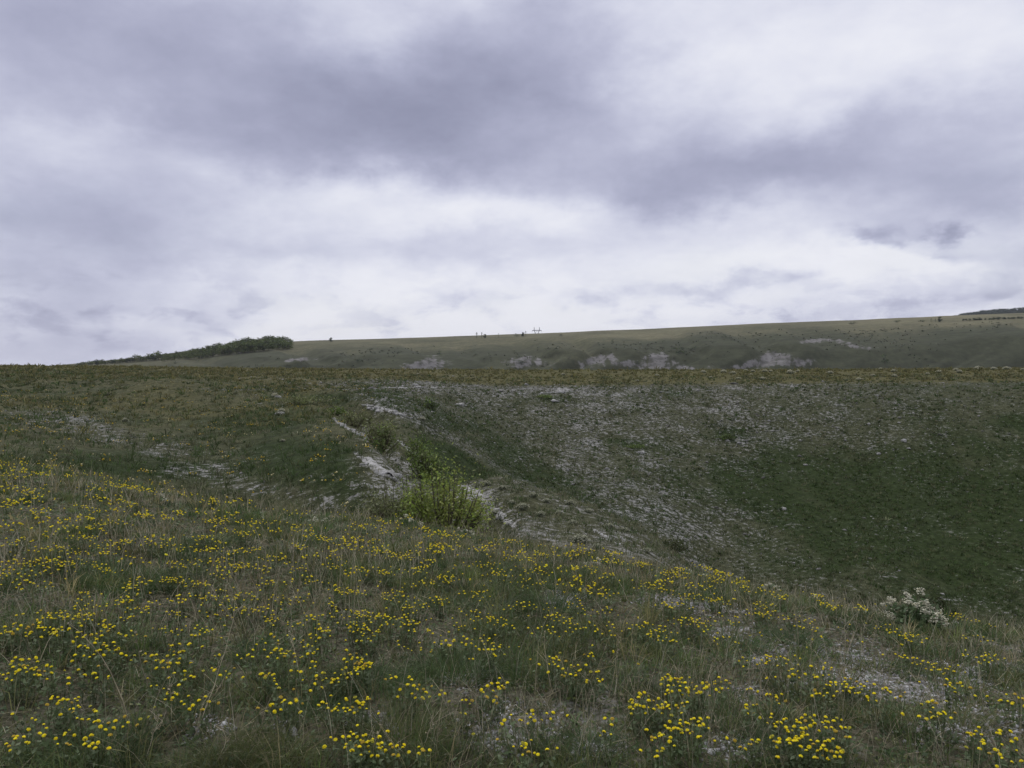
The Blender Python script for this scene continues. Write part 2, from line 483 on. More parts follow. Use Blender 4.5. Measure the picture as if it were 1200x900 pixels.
def mesh_np(name, V, F, col=None, smooth=False, attr=None):
    """V (n,3); F a list of integer arrays (m,3) or (m,4)"""
    me = bpy.data.meshes.new(name)
    V = np.asarray(V, np.float32)
    Fs = [np.asarray(f, np.int32) for f in F if len(f)]
    me.vertices.add(len(V))
    me.vertices.foreach_set('co', V.ravel())
    loops = np.concatenate([f.ravel() for f in Fs])
    tot = np.concatenate([np.full(len(f), f.shape[1], np.int32) for f in Fs])
    start = np.concatenate([[0], np.cumsum(tot)[:-1]]).astype(np.int32)
    me.loops.add(len(loops))
    me.loops.foreach_set('vertex_index', loops)
    me.polygons.add(len(tot))
    me.polygons.foreach_set('loop_start', start)
    me.polygons.foreach_set('loop_total', tot)
    if smooth:
        me.polygons.foreach_set('use_smooth', np.ones(len(tot), bool))
    for an, cv in ([('Col', col)] if col is not None else []) + (attr or []):
        at_ = me.color_attributes.new(an, 'FLOAT_COLOR', 'POINT')
        c4 = np.ones((len(V), 4), np.float32)
        c4[:, :3] = cv
        at_.data.foreach_set('color', c4.ravel())
    me.update(calc_edges=True)
    me.validate()
    return me


class Bag:
    """collects many small pieces, then links them as one mesh object"""
    def __init__(self):
        self.V, self.F3, self.F4, self.Cc, self.n = [], [], [], [], 0

    def put(self, V, F, col):
        V = np.asarray(V, float).reshape(-1, 3)
        F = np.asarray(F, int)
        col = np.asarray(col, float)
        if col.ndim == 1:
            col = np.tile(col, (len(V), 1))
        self.V.append(V)
        self.Cc.append(col)
        (self.F3 if F.shape[1] == 3 else self.F4).append(F + self.n)
        self.n += len(V)

    def blades(self, base, lean, length, width, bend, col, side=None, tip=None):
        """ribbons of two quads and a tip; base (N,3), lean (N,3) first direction, bend (N,) droop"""
        N = len(base)
        lean = lean / np.linalg.norm(lean, axis=1, keepdims=True)
        if side is None:
            a = rng.uniform(0, 2 * math.pi, N)
            side = np.stack([np.cos(a), np.sin(a), np.zeros(N)], 1)
        side = side - lean * np.sum(side * lean, 1, keepdims=True)
        side /= np.linalg.norm(side, axis=1, keepdims=True) + 1e-9
        L = length[:, None]
        hz = lean.copy()
        hz[:, 2] = 0
        hz /= np.linalg.norm(hz, axis=1, keepdims=True) + 1e-6
        b = bend[:, None]
        p1 = base + lean * L * .5
        d2 = lean + hz * b - np.array([0, 0, 1]) * b * .5
        d2 /= np.linalg.norm(d2, axis=1, keepdims=True)
        p2 = p1 + d2 * L * .3
        d3 = d2 + hz * b - np.array([0, 0, 1]) * b
        d3 /= np.linalg.norm(d3, axis=1, keepdims=True)
        p3 = p2 + d3 * L * .2
        w = width[:, None] * .5
        V = np.stack([base - side * w, base + side * w, p1 - side * w * .9, p1 + side * w * .9, p2 - side * w * .6, p2 + side * w * .6, p3], 1)
        i = np.arange(N)[:, None] * 7
        F = np.concatenate([i + np.array([0, 1, 3]), i + np.array([0, 3, 2]), i + np.array([2, 3, 5]), i + np.array([2, 5, 4]), i + np.array([4, 5, 6])], 0)
        cc = np.repeat(col[:, None, :], 7, 1)
        if tip is not None:
            cc[:, 5:, :] = cc[:, 5:, :] * .5 + np.asarray(tip) * .5
        self.put(V.reshape(-1, 3), F, cc.reshape(-1, 3))

    def leaves(self, cen, size, col, flat=0.3):
        """diamond leaves, random attitude"""
        N = len(cen)
        d = rng.normal(size=(N, 3))
        d[:, 2] = d[:, 2] * (1 - flat) + .15
        d /= np.linalg.norm(d, axis=1, keepdims=True)
        s = rng.normal(size=(N, 3))
        s -= d * np.sum(s * d, 1, keepdims=True)
        s /= np.linalg.norm(s, axis=1, keepdims=True)
        sz = size[:, None]
        V = np.stack([cen - d * sz * .6, cen + s * sz * .33 - d * sz * .05, cen + d * sz * .6, cen - s * sz * .33 - d * sz * .05], 1)
        F = np.arange(N)[:, None] * 4 + np.array([0, 1, 2, 3])
        self.put(V.reshape(-1, 3), F, np.repeat(col, 4, 0))

    def tube(self, pts, rad, col, sides=5):
        pts = np.asarray(pts, float)
        n = len(pts)
        rad = np.full(n, rad) if np.isscalar(rad) else np.asarray(rad, float)
        tan = np.gradient(pts, axis=0)
        tan /= np.linalg.norm(tan, axis=1, keepdims=True) + 1e-9
        ref = np.array([1.0, 0.13, 0.07]) if abs(tan[0][0]) < .8 else np.array([0.1, 1.0, 0.05])
        a = np.cross(tan, ref)
        a /= np.linalg.norm(a, axis=1, keepdims=True)
        b = np.cross(tan, a)
        ang = np.arange(sides) / sides * 2 * math.pi
        ring = np.cos(ang)[None, :, None] * a[:, None, :] + np.sin(ang)[None, :, None] * b[:, None, :]
        V = (pts[:, None, :] + ring * rad[:, None, None]).reshape(-1, 3)
        F = []
        for i in range(n - 1):
            for j in range(sides):
                k = (j + 1) % sides
                F.append([i * sides + j, i * sides + k, (i + 1) * sides + k, (i + 1) * sides + j])
        self.put(V, F, col)

    def build(self, name, mat, parent=None, smooth=False):
        me = self.mesh(name, smooth)
        return link(name, me, mat, parent)

    def mesh(self, name, smooth=False):
        F = []
        if self.F3: F.append(np.concatenate(self.F3))
        if self.F4: F.append(np.concatenate(self.F4))
        return mesh_np(name, np.concatenate(self.V), F, np.concatenate(self.Cc), smooth)


# ------------------------------------------------------------------ materials
def new_mat(name):
    m = bpy.data.materials.new(name)
    m.use_nodes = True
    m.node_tree.nodes.clear()
    return m, NT(m.node_tree)


def plant_mat(name, trans=0.3, rough=0.6, spec=0.25, scale=9.0, var=0.35):
    m, N = new_mat(name)
    out = N.n.new('ShaderNodeOutputMaterial')
    a = N.attr('Col').outputs['Color']
    g = N.n.new('ShaderNodeNewGeometry')
    v = N.smooth(N.noise(g.outputs['Position'], scale, 3, 0.6), 0.3, 0.7, 1 - var, 1 + var)
    colr = N.mix(1.0, a, N.comb(v, v, v), 'MULTIPLY')
    p = N.n.new('ShaderNodeBsdfPrincipled')
    N.l.new(colr, p.inputs['Base Color'])
    p.inputs['Roughness'].default_value = rough
    p.inputs['Specular IOR Level'].default_value = spec
    t = N.n.new('ShaderNodeBsdfTranslucent')
    N.l.new(colr, t.inputs['Color'])
    mxs = N.n.new('ShaderNodeMixShader')
    mxs.inputs[0].default_value = trans
    N.l.new(p.outputs[0], mxs.inputs[1])
    N.l.new(t.outputs[0], mxs.inputs[2])
    N.l.new(mxs.outputs[0], out.inputs[0])
    return m


M_GRASS = plant_mat('grass_blades', 0.3, 0.6, 0.2, 3.0, 0.3)
M_LEAF = plant_mat('shrub_leaves', 0.3, 0.55, 0.3, 5.0, 0.3)
M_TREE = plant_mat('tree_leaves', 0.25, 0.6, 0.2, 0.25, 0.35)
M_PETAL = plant_mat('yellow_petals', 0.2, 0.7, 0.1, 60.0, 0.22)
M_CREAM = plant_mat('cream_petals', 0.25, 0.7, 0.1, 12.0, 0.2)
M_STRAW = plant_mat('dry_straw', 0.15, 0.7, 0.15, 12.0, 0.3)
M_BARK = plant_mat('bark', 0.0, 0.85, 0.1, 3.0, 0.3)

# galvanised lattice of the pylon
M_STEEL, N_ = new_mat('galvanised_steel')
p_ = N_.n.new('ShaderNodeBsdfPrincipled')
g_ = N_.n.new('ShaderNodeNewGeometry')
N_.l.new(N_.mix(N_.noise(g_.outputs['Position'], 0.8, 3), (0.16, 0.17, 0.20), (0.24, 0.25, 0.28)), p_.inputs['Base Color'])
p_.inputs['Metallic'].default_value = 0.4
p_.inputs['Roughness'].default_value = 0.6
N_.l.new(p_.outputs[0], N_.n.new('ShaderNodeOutputMaterial').inputs[0])

# weathered chalk
M_CHALK, N_ = new_mat('weathered_chalk')
p_ = N_.n.new('ShaderNodeBsdfPrincipled')
g_ = N_.n.new('ShaderNodeNewGeometry')
pos = g_.outputs['Position']
c1 = N_.mix(N_.smooth(N_.noise(pos, 2.2, 6, .65), .35, .7), (0.24, 0.235, 0.225), (0.50, 0.49, 0.475))
c2 = N_.mix(N_.smooth(N_.noise(pos, 7.0, 6, .65), .47, .62, 0, .85), c1, (0.15, 0.15, 0.115))
N_.l.new(c2, p_.inputs['Base Color'])
p_.inputs['Roughness'].default_value = 0.95
p_.inputs['Specular IOR Level'].default_value = 0.1
bp = N_.n.new('ShaderNodeBump')
bp.inputs['Strength'].default_value = 0.7
bp.inputs['Distance'].default_value = 0.05
N_.l.new(N_.noise(pos, 14.0, 6, .65), bp.inputs['Height'])
N_.l.new(bp.outputs[0], p_.inputs['Normal'])
N_.l.new(p_.outputs[0], N_.n.new('ShaderNodeOutputMaterial').inputs[0])

# the hillside: one ground made of turf, straw, lush grass and chalk in measured proportions
M_GROUND, G = new_mat('chalk_steppe_ground')
p_ = G.n.new('ShaderNodeBsdfPrincipled')
pos = G.n.new('ShaderNodeNewGeometry').outputs['Position']
mk = G.sep(G.attr('Mask').outputs['Color'])
zn = G.sep(G.attr('Zone').outputs['Color'])           # x near, y middle, z distant
nA = G.noise(pos, 0.35, 5, .6)
nB = G.noise(pos, 2.6, 5, .65)
nC = G.noise(pos, 11.0, 5, .7)
nF = G.noise(pos, 0.045, 8, .68)
nM = G.add(G.mul(nB, .55), G.mul(nC, .45))
turf = G.mix(G.smooth(nM, .36, .64), (0.026, 0.030, 0.014), (0.098, 0.102, 0.056))
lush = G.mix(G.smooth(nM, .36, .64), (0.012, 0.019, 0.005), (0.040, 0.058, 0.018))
lush = G.mix(zn[2], lush, G.mix(nA, (0.036, 0.042, 0.024), (0.072, 0.076, 0.046)))  # distant green, also the tone of the bank's painted shading
dry = G.mix(G.smooth(nM, .36, .64), (0.048, 0.046, 0.017), (0.140, 0.127, 0.050))
dry = G.mix(zn[2], dry, G.mix(nA, (0.135, 0.128, 0.075), (0.215, 0.195, 0.118)))
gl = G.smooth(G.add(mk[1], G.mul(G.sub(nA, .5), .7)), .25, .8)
st = G.smooth(G.add(mk[2], G.mul(G.sub(nA, .5), -.6)), .2, .9)
base = G.mix(G.mul(st, .85), turf, dry)
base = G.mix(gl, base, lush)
soil = G.mix(G.smooth(nC, .35, .65), (0.045, 0.040, 0.026), (0.165, 0.148, 0.112))
base = G.mix(G.mul(zn[0], .65), base, soil)
vo = G.n.new('ShaderNodeTexVoronoi')
G.l.new(pos, vo.inputs['Vector'])
vo.inputs['Scale'].default_value = 26.0
stone_near = G.smooth(vo.outputs['Distance'], .62, .25)
spk_mid = G.add(G.mul(G.sub(nC, .5), 1.6), G.add(G.mul(G.sub(nB, .5), 2.2), G.mul(G.sub(nA, .5), 1.0)))
spk_far = G.add(G.mul(G.sub(nF, .5), 1.5), G.mul(G.sub(nA, .5), .4))
spk = G.add(G.mul(spk_mid, G.sub(1.0, zn[2])), G.mul(spk_far, zn[2]))
cmn = G.smooth(G.add(G.sub(mk[0], .53), spk), -.05, .20)
nG = G.noise(pos, 0.16, 6, .7)
cmf = G.smooth(G.add(G.sub(mk[0], .50), G.mul(G.sub(nG, .5), 1.7)), -.05, .40)
cm = G.mix(zn[2], cmn, cmf)
cm = G.mul(cm, G.sub(1.0, G.mul(zn[0], G.sub(1.0, G.add(.35, G.mul(stone_near, .65))))))
whit = G.mix(nA, (0.30, 0.292, 0.282), (0.46, 0.45, 0.438))
whit = G.mix(G.m('MULTIPLY', G.sub(1.0, mk[0]), 1.0, clamp=True), whit, (0.165, 0.160, 0.145))
whit = G.mix(zn[2], whit, G.mix(G.smooth(nG, .35, .65), (0.09, 0.086, 0.078), (0.205, 0.197, 0.19)))
fm = G.add(G.mul(G.smooth(nG, .3, .7), .55), G.mul(G.smooth(G.noise(G.comb(G.mul(G.sep(pos)[0], .25), G.mul(G.sep(pos)[1], 1.0), G.mul(G.sep(pos)[2], 1.0)), .12, 5, .65), .35, .65), .45))
fm = G.add(.70, G.mul(fm, .62))
base = G.mix(zn[2], base, G.mix(1.0, base, G.comb(fm, fm, fm), 'MULTIPLY'))
colr = G.mix(cm, base, whit)
G.l.new(colr, p_.inputs['Base Color'])
p_.inputs['Roughness'].default_value = 0.95
p_.inputs['Specular IOR Level'].default_value = 0.08
bp = G.n.new('ShaderNodeBump')
bp.inputs['Strength'].default_value = 0.8
bp.inputs['Distance'].default_value = 0.12
G.l.new(G.add(nB, G.mul(nC, .5)), bp.inputs['Height'])
G.l.new(bp.outputs[0], p_.inputs['Normal'])
G.l.new(p_.outputs[0], G.n.new('ShaderNodeOutputMaterial').inputs[0])

# ------------------------------------------------------------------ the ground: one sheet to beyond the horizon
V = np.stack([XX, YY, GZ], 2).reshape(-1, 3)
ii, jj = np.meshgrid(np.arange(NA - 1), np.arange(NR - 1), indexing='ij')
q = (ii * NR + jj).ravel()
F = np.stack([q, q + NR, q + NR + 1, q + 1], 1)[:, ::-1]
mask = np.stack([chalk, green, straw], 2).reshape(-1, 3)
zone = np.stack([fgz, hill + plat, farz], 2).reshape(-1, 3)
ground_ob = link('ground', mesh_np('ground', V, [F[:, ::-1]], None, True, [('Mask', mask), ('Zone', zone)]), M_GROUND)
tag(ground_ob, kind='structure')

# areas of ground cells, to scatter plants evenly
CX = (PX[:-1, :-1] + PX[1:, 1:]) / 2
CY = (PY[:-1, :-1] + PY[1:, 1:]) / 2
dA = np.abs((RR[:-1, 1:] - RR[:-1, :-1]) * (RR[:-1, :-1] * (AZ[1:] - AZ[:-1])[:, None]))
CT = T2[:-1, :-1]
CR = RR[:-1, :-1]
inframe = (np.abs(AZ[:-1]) < math.radians(47))[:, None] & (CT > 0)


def scatter(n, weight):
    """n points on the ground, cell weights given per square metre; returns pos (n,3) and cell indices"""
    w = (weight * dA * inframe).ravel()
    w = np.clip(w, 0, None)
    cdf = np.cumsum(w)
    k = np.searchsorted(cdf, rng.uniform(0, cdf[-1], n))
    i, j = np.unravel_index(np.clip(k, 0, w.size - 1), dA.shape)
    a, b = rng.uniform(size=n), rng.uniform(size=n)
    g = lambda M: (M[i, j] * (1 - a) + M[i + 1, j] * a) * (1 - b) + (M[i, j + 1] * (1 - a) + M[i + 1, j + 1] * a) * b
    return np.stack([g(XX), g(YY), g(GZ)], 1), (i, j)


def pick(cols, n, spread=.2):
    """n colours from a palette with variation"""
    c = np.asarray(cols)[rng.integers(0, len(cols), n)]
    return np.clip(c * (1 + spread * rng.normal(size=(n, 1))), .004, 1)


#@@PLANTS
# ------------------------------------------------------------------ meadow in the foreground (nobody could count it)
fgw = (CT > 0.8) & (CT < 3.75)
bare = np.clip(1 - 1.5 * chalk[:-1, :-1], 0.05, 1)
clump = np.clip(0.25 + 1.5 * fbm(XX[:-1, :-1] / .8, YY[:-1, :-1] / .8, 3, 101), .04, 2)
LOD = 1 / np.maximum(CR, 2.2)
UP = np.array([0, 0, 1.0])
GREEN = [(.068, .122, .036), (.092, .142, .042), (.076, .116, .048), (.122, .152, .046), (.140, .150, .056)]
GREY = [(.128, .172, .096), (.160, .195, .116), (.112, .150, .080), (.175, .182, .096), (.100, .144, .072)]
STRAW = [(.34, .30, .20), (.44, .39, .28), (.26, .23, .155), (.38, .35, .27)]
LITTER = [(.21, .185, .115), (.30, .265, .17), (.14, .122, .075), (.25, .225, .16)]


def tufts(bag, pts, per, hmin, hmax, spread, pal, wfac=.00075, wmin=.0023, tipc=(.13, .115, .06), lean=.5, bend=.35):
    n = len(pts)
    cols = pick(pal, n, .18)
    hs = rng.uniform(hmin, hmax, n) * rng.lognormal(0, .3, n)
    k = np.repeat(np.arange(n), per)
    N = n * per
    a = rng.uniform(0, 2 * math.pi, N)
    rr = np.sqrt(rng.uniform(0, 1, N)) * (spread * rng.lognormal(0, .45, n))[k]
    base = pts[k] + np.stack([np.cos(a) * rr, np.sin(a) * rr, np.full(N, -.015)], 1)
    ln = np.abs(rng.normal(0, lean, N))
    d = np.stack([np.cos(a) * ln, np.sin(a) * ln, np.ones(N)], 1) + rng.normal(0, .12, (N, 3))
    L = hs[k] * rng.uniform(.45, 1.15, N)
    dist = np.linalg.norm(pts[k][:, :2], axis=1)
    wd = np.maximum(wmin, dist * wfac) * rng.uniform(.6, 1.3, N)
    bag.blades(base, d, L, wd, rng.uniform(.0, bend * 2, N), np.clip(cols[k] * (1 + .2 * rng.normal(size=(N, 1))), .004, 1), tip=tipc)


B = Bag()
pts, _ = scatter(7600, fgw * bare * clump * LOD)
tufts(B, pts, 28, .055, .15, .07, GREEN)
pts, _ = scatter(4400, fgw * bare * clump * LOD)
tufts(B, pts, 22, .045, .12, .10, GREY, lean=.8)
pts, _ = scatter(800, fgw * bare * LOD)
tufts(B, pts, 16, .12, .24, .06, [(.20, .18, .085), (.26, .225, .115), (.15, .155, .062)], lean=.4, tipc=(.22, .19, .11))
tag(B.build('meadow_grass', M_GRASS), kind='stuff')

B = Bag()
pts, _ = scatter(145000, fgw * np.clip(bare + .05, 0, 1) * LOD ** 1.2)
n = len(pts)
dist = np.linalg.norm(pts[:, :2], axis=1)
pts[:, 2] += rng.uniform(-.005, .035, n)
B.leaves(pts, np.maximum(.020, dist * .0028) * rng.uniform(.5, 1.4, n), pick(GREY + GREEN[2:], n, .25), .35)
# broad leaved rosettes between the grasses
pts, _ = scatter(900, fgw * LOD ** 1.6 * bare)
q = np.repeat(pts, 9, 0)
a = rng.uniform(0, 6.28, len(q))
d_ = np.stack([np.cos(a), np.sin(a), rng.uniform(.15, .9, len(q))], 1)
B.blades(q, d_, rng.uniform(.03, .09, len(q)), rng.uniform(.008, .016, len(q)), rng.uniform(.1, .6, len(q)), np.repeat(pick([(.075, .125, .045), (.10, .145, .06), (.13, .165, .09)], len(pts), .15), 9, 0))
tag(B.build('low_herbs', M_GRASS), kind='stuff')

B = Bag()
pts, _ = scatter(31000, fgw * LOD ** 1.2 * (bare * .8 + .2))
n = len(pts)
dist = np.linalg.norm(pts[:, :2], axis=1)
a = rng.uniform(0, 2 * math.pi, n)
pts[:, 2] += rng.uniform(0, .05, n)
B.blades(pts, np.stack([np.cos(a), np.sin(a), rng.normal(.12, .35, n)], 1), rng.uniform(.05, .20, n), np.maximum(.0016, dist * .00045), rng.uniform(0, .3, n), pick(LITTER, n, .25))
pts, _ = scatter(9500, fgw * LOD * np.clip(.3 + 1.6 * fbm(XX[:-1, :-1] / 1.5, YY[:-1, :-1] / 1.5, 2, 107), .08, 2))
n = len(pts)
dist = np.linalg.norm(pts[:, :2], axis=1)
d = np.concatenate([rng.normal(0, .22, (n, 2)), np.ones((n, 1))], 1)
B.blades(pts, d, rng.uniform(.12, .36, n), np.maximum(.0015, dist * .00040), rng.uniform(0, .35, n), pick(STRAW, n, .2))
tag(B.build('dry_grass', M_STRAW), kind='stuff')


def chips(bag, pts, size, col, flat=.55):
    n = len(pts)
    o = np.array([[1, 0, 0], [0, 1, 0], [-1, 0, 0], [0, -1, 0], [0, 0, 1], [0, 0, -1.0]])
    Vv = o[None] * size[:, None, None] * rng.uniform(.45, 1.2, (n, 6, 1)) * np.array([1, 1, flat])
    th = rng.uniform(0, 6.28, n)
    c, s = np.cos(th)[:, None], np.sin(th)[:, None]
    x, y = Vv[..., 0] * c - Vv[..., 1] * s, Vv[..., 0] * s + Vv[..., 1] * c
    Vv = np.stack([x, y, Vv[..., 2] + .25 * x * rng.normal(size=(n, 1))], 2) + pts[:, None, :]
    f = np.array([[0, 1, 4], [1, 2, 4], [2, 3, 4], [3, 0, 4], [1, 0, 5], [2, 1, 5], [3, 2, 5], [0, 3, 5]])
    F = (np.arange(n)[:, None, None] * 6 + f[None]).reshape(-1, 3)
    bag.put(Vv.reshape(-1, 3), F, np.repeat(col, 6, 0))


B = Bag()
ck = np.clip(chalk[:-1, :-1] - .30, 0, 1)
pts, _ = scatter(12500, fgw * ck * LOD ** 1.3)
chips(B, pts, rng.lognormal(-4.75, .45, len(pts)) * (1 + .05 * np.linalg.norm(pts[:, :2], axis=1)), pick([(.34, .335, .33), (.25, .245, .235), (.46, .455, .45), (.17, .165, .15)], len(pts), .15))
midw = (CT > 3.6) & (CT < 11.4)
ck2 = np.clip(chalk[:-1, :-1] - .12, 0, 1) ** 1.3
pts, _ = scatter(52000, midw * ck2)
dist = np.linalg.norm(pts[:, :2], axis=1)
chips(B, pts, rng.lognormal(-3.2, .6, len(pts)) * np.clip(dist / 60, .45, 1.3), pick([(.24, .232, .22), (.17, .165, .155), (.32, .312, .30), (.13, .127, .112)], len(pts), .15), .45)
tag(B.build('chalk_rubble', M_STRAW), kind='stuff')

# turf of the slopes beyond
B = Bag()
gq = green[:-1, :-1]
sq = straw[:-1, :-1]
lod2 = 1 / np.maximum(CR, 12) ** .8 * np.clip(.75 + 1.2 * fbm(XX[:-1, :-1] / 2.2, YY[:-1, :-1] / 4.5, 4, 181), .2, 2.5)
pts, _ = scatter(22000, midw * lod2 * (.2 + gq) * (1 - .6 * chalk[:-1, :-1]))
tufts(B, pts, 9, .10, .30, .16, [(.048, .082, .024), (.062, .098, .032), (.076, .102, .040), (.10, .11, .052)], wfac=.0008, wmin=.012, tipc=(.10, .105, .05))
pts, _ = scatter(16500, midw * lod2 * (1.1 - gq))
tufts(B, pts, 8, .08, .26, .16, [(.118, .135, .070), (.150, .158, .088), (.098, .112, .056), (.185, .178, .108)], wfac=.0008, wmin=.012, lean=.7)
pts, _ = scatter(26000, ((CT > 4.2) & (CT < 12.6)) * lod2 * np.clip(sq - .35, 0, 1))
tufts(B, pts, 9, .14, .38, .18, [(.118, .118, .040), (.145, .138, .048), (.098, .106, .036), (.18, .162, .07)], wfac=.0008, wmin=.010, tipc=(.17, .155, .085))
tag(B.build('slope_turf', M_GRASS), kind='stuff')

B = Bag()
pts, _ = scatter(1100, (CT > 13.6) * (CT < 15.25) * np.clip(.25 + 1.3 * fbm(XX[:-1, :-1] / 60, YY[:-1, :-1] / 60, 3, 301), 0, 2) * (1 - .6 * ss(CT, 15.0, 15.4)) * (PX[:-1, :-1] > 200))
m_ = 7
q = np.repeat(pts, m_, 0) + rng.normal(0, 1, (len(pts) * m_, 3)) * np.array([.7, .7, .3]) + np.array([0, 0, .4])
B.leaves(q, rng.uniform(.5, 1.4, len(q)), np.repeat(pick([(.034, .046, .022), (.05, .06, .03), (.075, .078, .045), (.11, .105, .07)], len(pts), .2), m_, 0), .4)
tag(B.build('distant_scrub', M_TREE), kind='stuff')

# small yellow specks of the same flower far up the left hill
B = Bag()
pts, _ = scatter(420, ((CT > 4.0) & (CT < 10.5)) * lod2 * (PX[:-1, :-1] < 440) * (PY[:-1, :-1] > 452))
for p in pts:
    k = rng.integers(3, 8)
    q = p + np.concatenate([rng.normal(0, .13, (k, 2)), rng.uniform(.12, .22, (k, 1))], 1)
    chips(B, q, rng.uniform(.022, .045, k), pick([(.62, .42, .03), (.5, .38, .05), (.62, .55, .30)], k, .1), .8)
tag(B.build('distant_yellow_flowers', M_PETAL), kind='stuff')


# ------------------------------------------------------------------ labels that stay unique
used = {}


def unique(fmt, n):
    while fmt % n in used:
        n += 1
    used[fmt % n] = 1
    return n


def nearest(px, py, marks):
    return min(marks, key=lambda m: (m[0] - px) ** 2 + ((m[1] - py) * 1.4) ** 2)[2]


MARKS = [(15, 890, 'in the bottom left corner'), (60, 850, 'low at the left edge'), (20, 785, 'at the left edge under the meadow'), (110, 830, 'beside the long bent dry stalk'), (200, 800, 'beside the pair of upright dry stalks'),
         (250, 865, 'by the gravel patch at bottom left'), (330, 860, 'beside the small gravel patch left of centre'), (420, 870, 'left of the big front tussock'), (500, 810, 'above the big front tussock'), (545, 835, 'right of the big front tussock'),
         (610, 890, 'at the bottom edge by the chalk gravel'), (680, 790, 'beside the standing dry stem in mid meadow'), (740, 845, 'right of the forked dry twigs'), (775, 885, 'at the bottom edge right of centre'), (820, 820, 'in the lower right meadow'),
         (930, 880, 'on the dark tussock at lower right'), (905, 850, 'left of the lower right gravel'), (980, 800, 'by the long gravel streak on the right'), (1090, 835, 'below the gravel streak on the right'), (1180, 870, 'in the bottom right corner'),
         (1150, 770, 'at the right edge of the meadow'), (1060, 750, 'under the white flowering shrub'), (1110, 720, 'right of the white flowering shrub'), (1000, 710, 'left of the white flowering shrub'), (925, 700, 'on the crest facing the dark slope'),
         (940, 740, 'a little below the right crest'), (840, 680, 'on the crest right of the chalk spur'), (870, 760, 'in the right half of the meadow'), (790, 700, 'behind the bare patch in mid meadow'), (710, 670, 'on the crest below the chalk spur'),
         (620, 640, 'on the crest right of the large bush'), (525, 635, 'right below the large green bush'), (455, 625, 'on the crest left of the large bush'), (590, 715, 'in the middle of the meadow'), (650, 775, 'just right of the meadow middle'),
         (500, 670, 'a few steps below the large bush'), (420, 700, 'in the centre left of the meadow'), (500, 755, 'on the grassy rise in the centre'), (565, 755, 'behind the centre gravel'), (430, 740, 'left of the central grassy rise'),
         (400, 790, 'behind the big front tussock at left'), (320, 760, 'among the leaning dry stems'), (360, 720, 'behind the leaning dry stems'), (250, 700, 'right of the dark green mound'), (200, 660, 'behind the dark green mound'),
         (60, 660, 'left of the dark green mound'), (100, 710, 'below the dark green mound'), (230, 750, 'below the right end of the mound'), (130, 765, 'above the long bent dry stalk'), (40, 730, 'under the two curved stems at left'),
         (60, 590, 'on the far left crest'), (160, 595, 'on the left crest before the stony hollow'), (250, 620, 'on the crest before the white stones'), (340, 630, 'on the crest under the bright left slope'), (310, 670, 'in the upper left meadow')]

# ------------------------------------------------------------------ yellow flower clumps
CL = [(34,579),(155,592),(102,598),(38,600),(249,586),(246,611),(314,613),(348,619),(104,619),(102,632),(121,641),(53,643),(11,636),(204,643),(232,632),(274,647),(257,659),(349,641),(204,662),(181,637),(53,658),(45,670),(68,661),(15,662),(8,673),(208,681),(162,682),(253,673),(295,666),(314,670),(351,666),(363,681),(399,664),(272,696),(151,690),(144,702),(113,711),(166,711),(208,705),(246,704),(340,704),(397,692),(414,694),(310,715),(261,722),(314,726),(363,726),(378,724),(382,738),(416,734),(434,721),(431,745),(38,726),(57,724),(64,743),(102,749),(117,764),(136,764),(155,741),(208,760),(234,743),(317,753),(314,766),(332,768),(366,749),(15,777),(23,787),(62,783),(98,789),(189,772),(196,787),(255,789),(310,794),(310,802),(363,783),(385,796),(416,772),(419,783),(179,804),(202,812),(227,827),(68,824),(45,832),(94,836),(26,851),(62,881),(106,873),(334,826),(412,828),(406,838),(151,853),(416,881),(434,885),(4,896),(94,896),
      (419,617),(449,624),(532,628),(515,640),(460,647),(472,654),(598,636),(606,654),(564,645),(566,662),(632,650),(672,649),(719,658),(749,662),(691,667),(714,676),(800,668),(793,675),(825,666),(838,679),(766,688),(491,670),(527,673),(525,681),(504,660),(411,694),(515,704),(487,710),(470,715),(468,726),(430,722),(559,723),(574,724),(596,713),(623,711),(540,736),(487,739),(423,736),(438,745),(640,738),(808,700),(789,709),(702,717),(842,704),(763,736),(778,745),(746,738),(812,730),(498,756),(528,758),(559,755),(578,751),(476,764),(576,768),(689,766),(646,775),(664,787),(681,790),(415,777),(415,785),(472,804),(500,815),(576,807),(544,830),(411,828),(623,843),(717,857),(749,821),(763,832),(778,824),(785,800),(816,809),(806,851),(615,889),(770,881),(426,885),(468,894),
      (754,662),(795,673),(841,677),(871,683),(788,709),(765,690),(843,704),(895,711),(894,721),(918,700),(960,700),(973,711),(1011,713),(939,726),(950,739),(776,745),(810,730),(856,753),(871,777),(928,775),(905,775),(939,790),(1071,775),(1045,739),(1064,745),(1101,726),(1143,715),(1124,713),(1141,772),(1166,772),(1113,785),(1122,806),(977,787),(992,802),(999,807),(962,813),(905,817),(882,832),(916,847),(852,807),(814,809),(784,800),(758,821),(776,832),(807,851),(773,877),(962,847),(977,853),(935,862),(965,870),(920,874),(933,885),(952,894),(982,892),(1037,819),(1097,832),(1105,841),(1147,866),(1190,862),(1181,887),(878,870),(1198,821),(1150,749),(1079,749)]
extra = []
while len(CL) + len(extra) < 300:
    x, y = rng.uniform(0, 900), rng.uniform(585, 740)
    crest = np.interp(x, [0, 300, 600, 900, 1200], [565, 612, 648, 692, 730])
    if y > crest and min((x - a) ** 2 + (y - b) ** 2 for a, b in CL + extra) > 14 ** 2 and rng.uniform() < (1.2 if x < 500 else .5):
        extra.append((x, y))
CL = CL + extra
YEL = [(.95, .79, .02), (.92, .73, .016), (.96, .84, .06), (.88, .66, .02)]


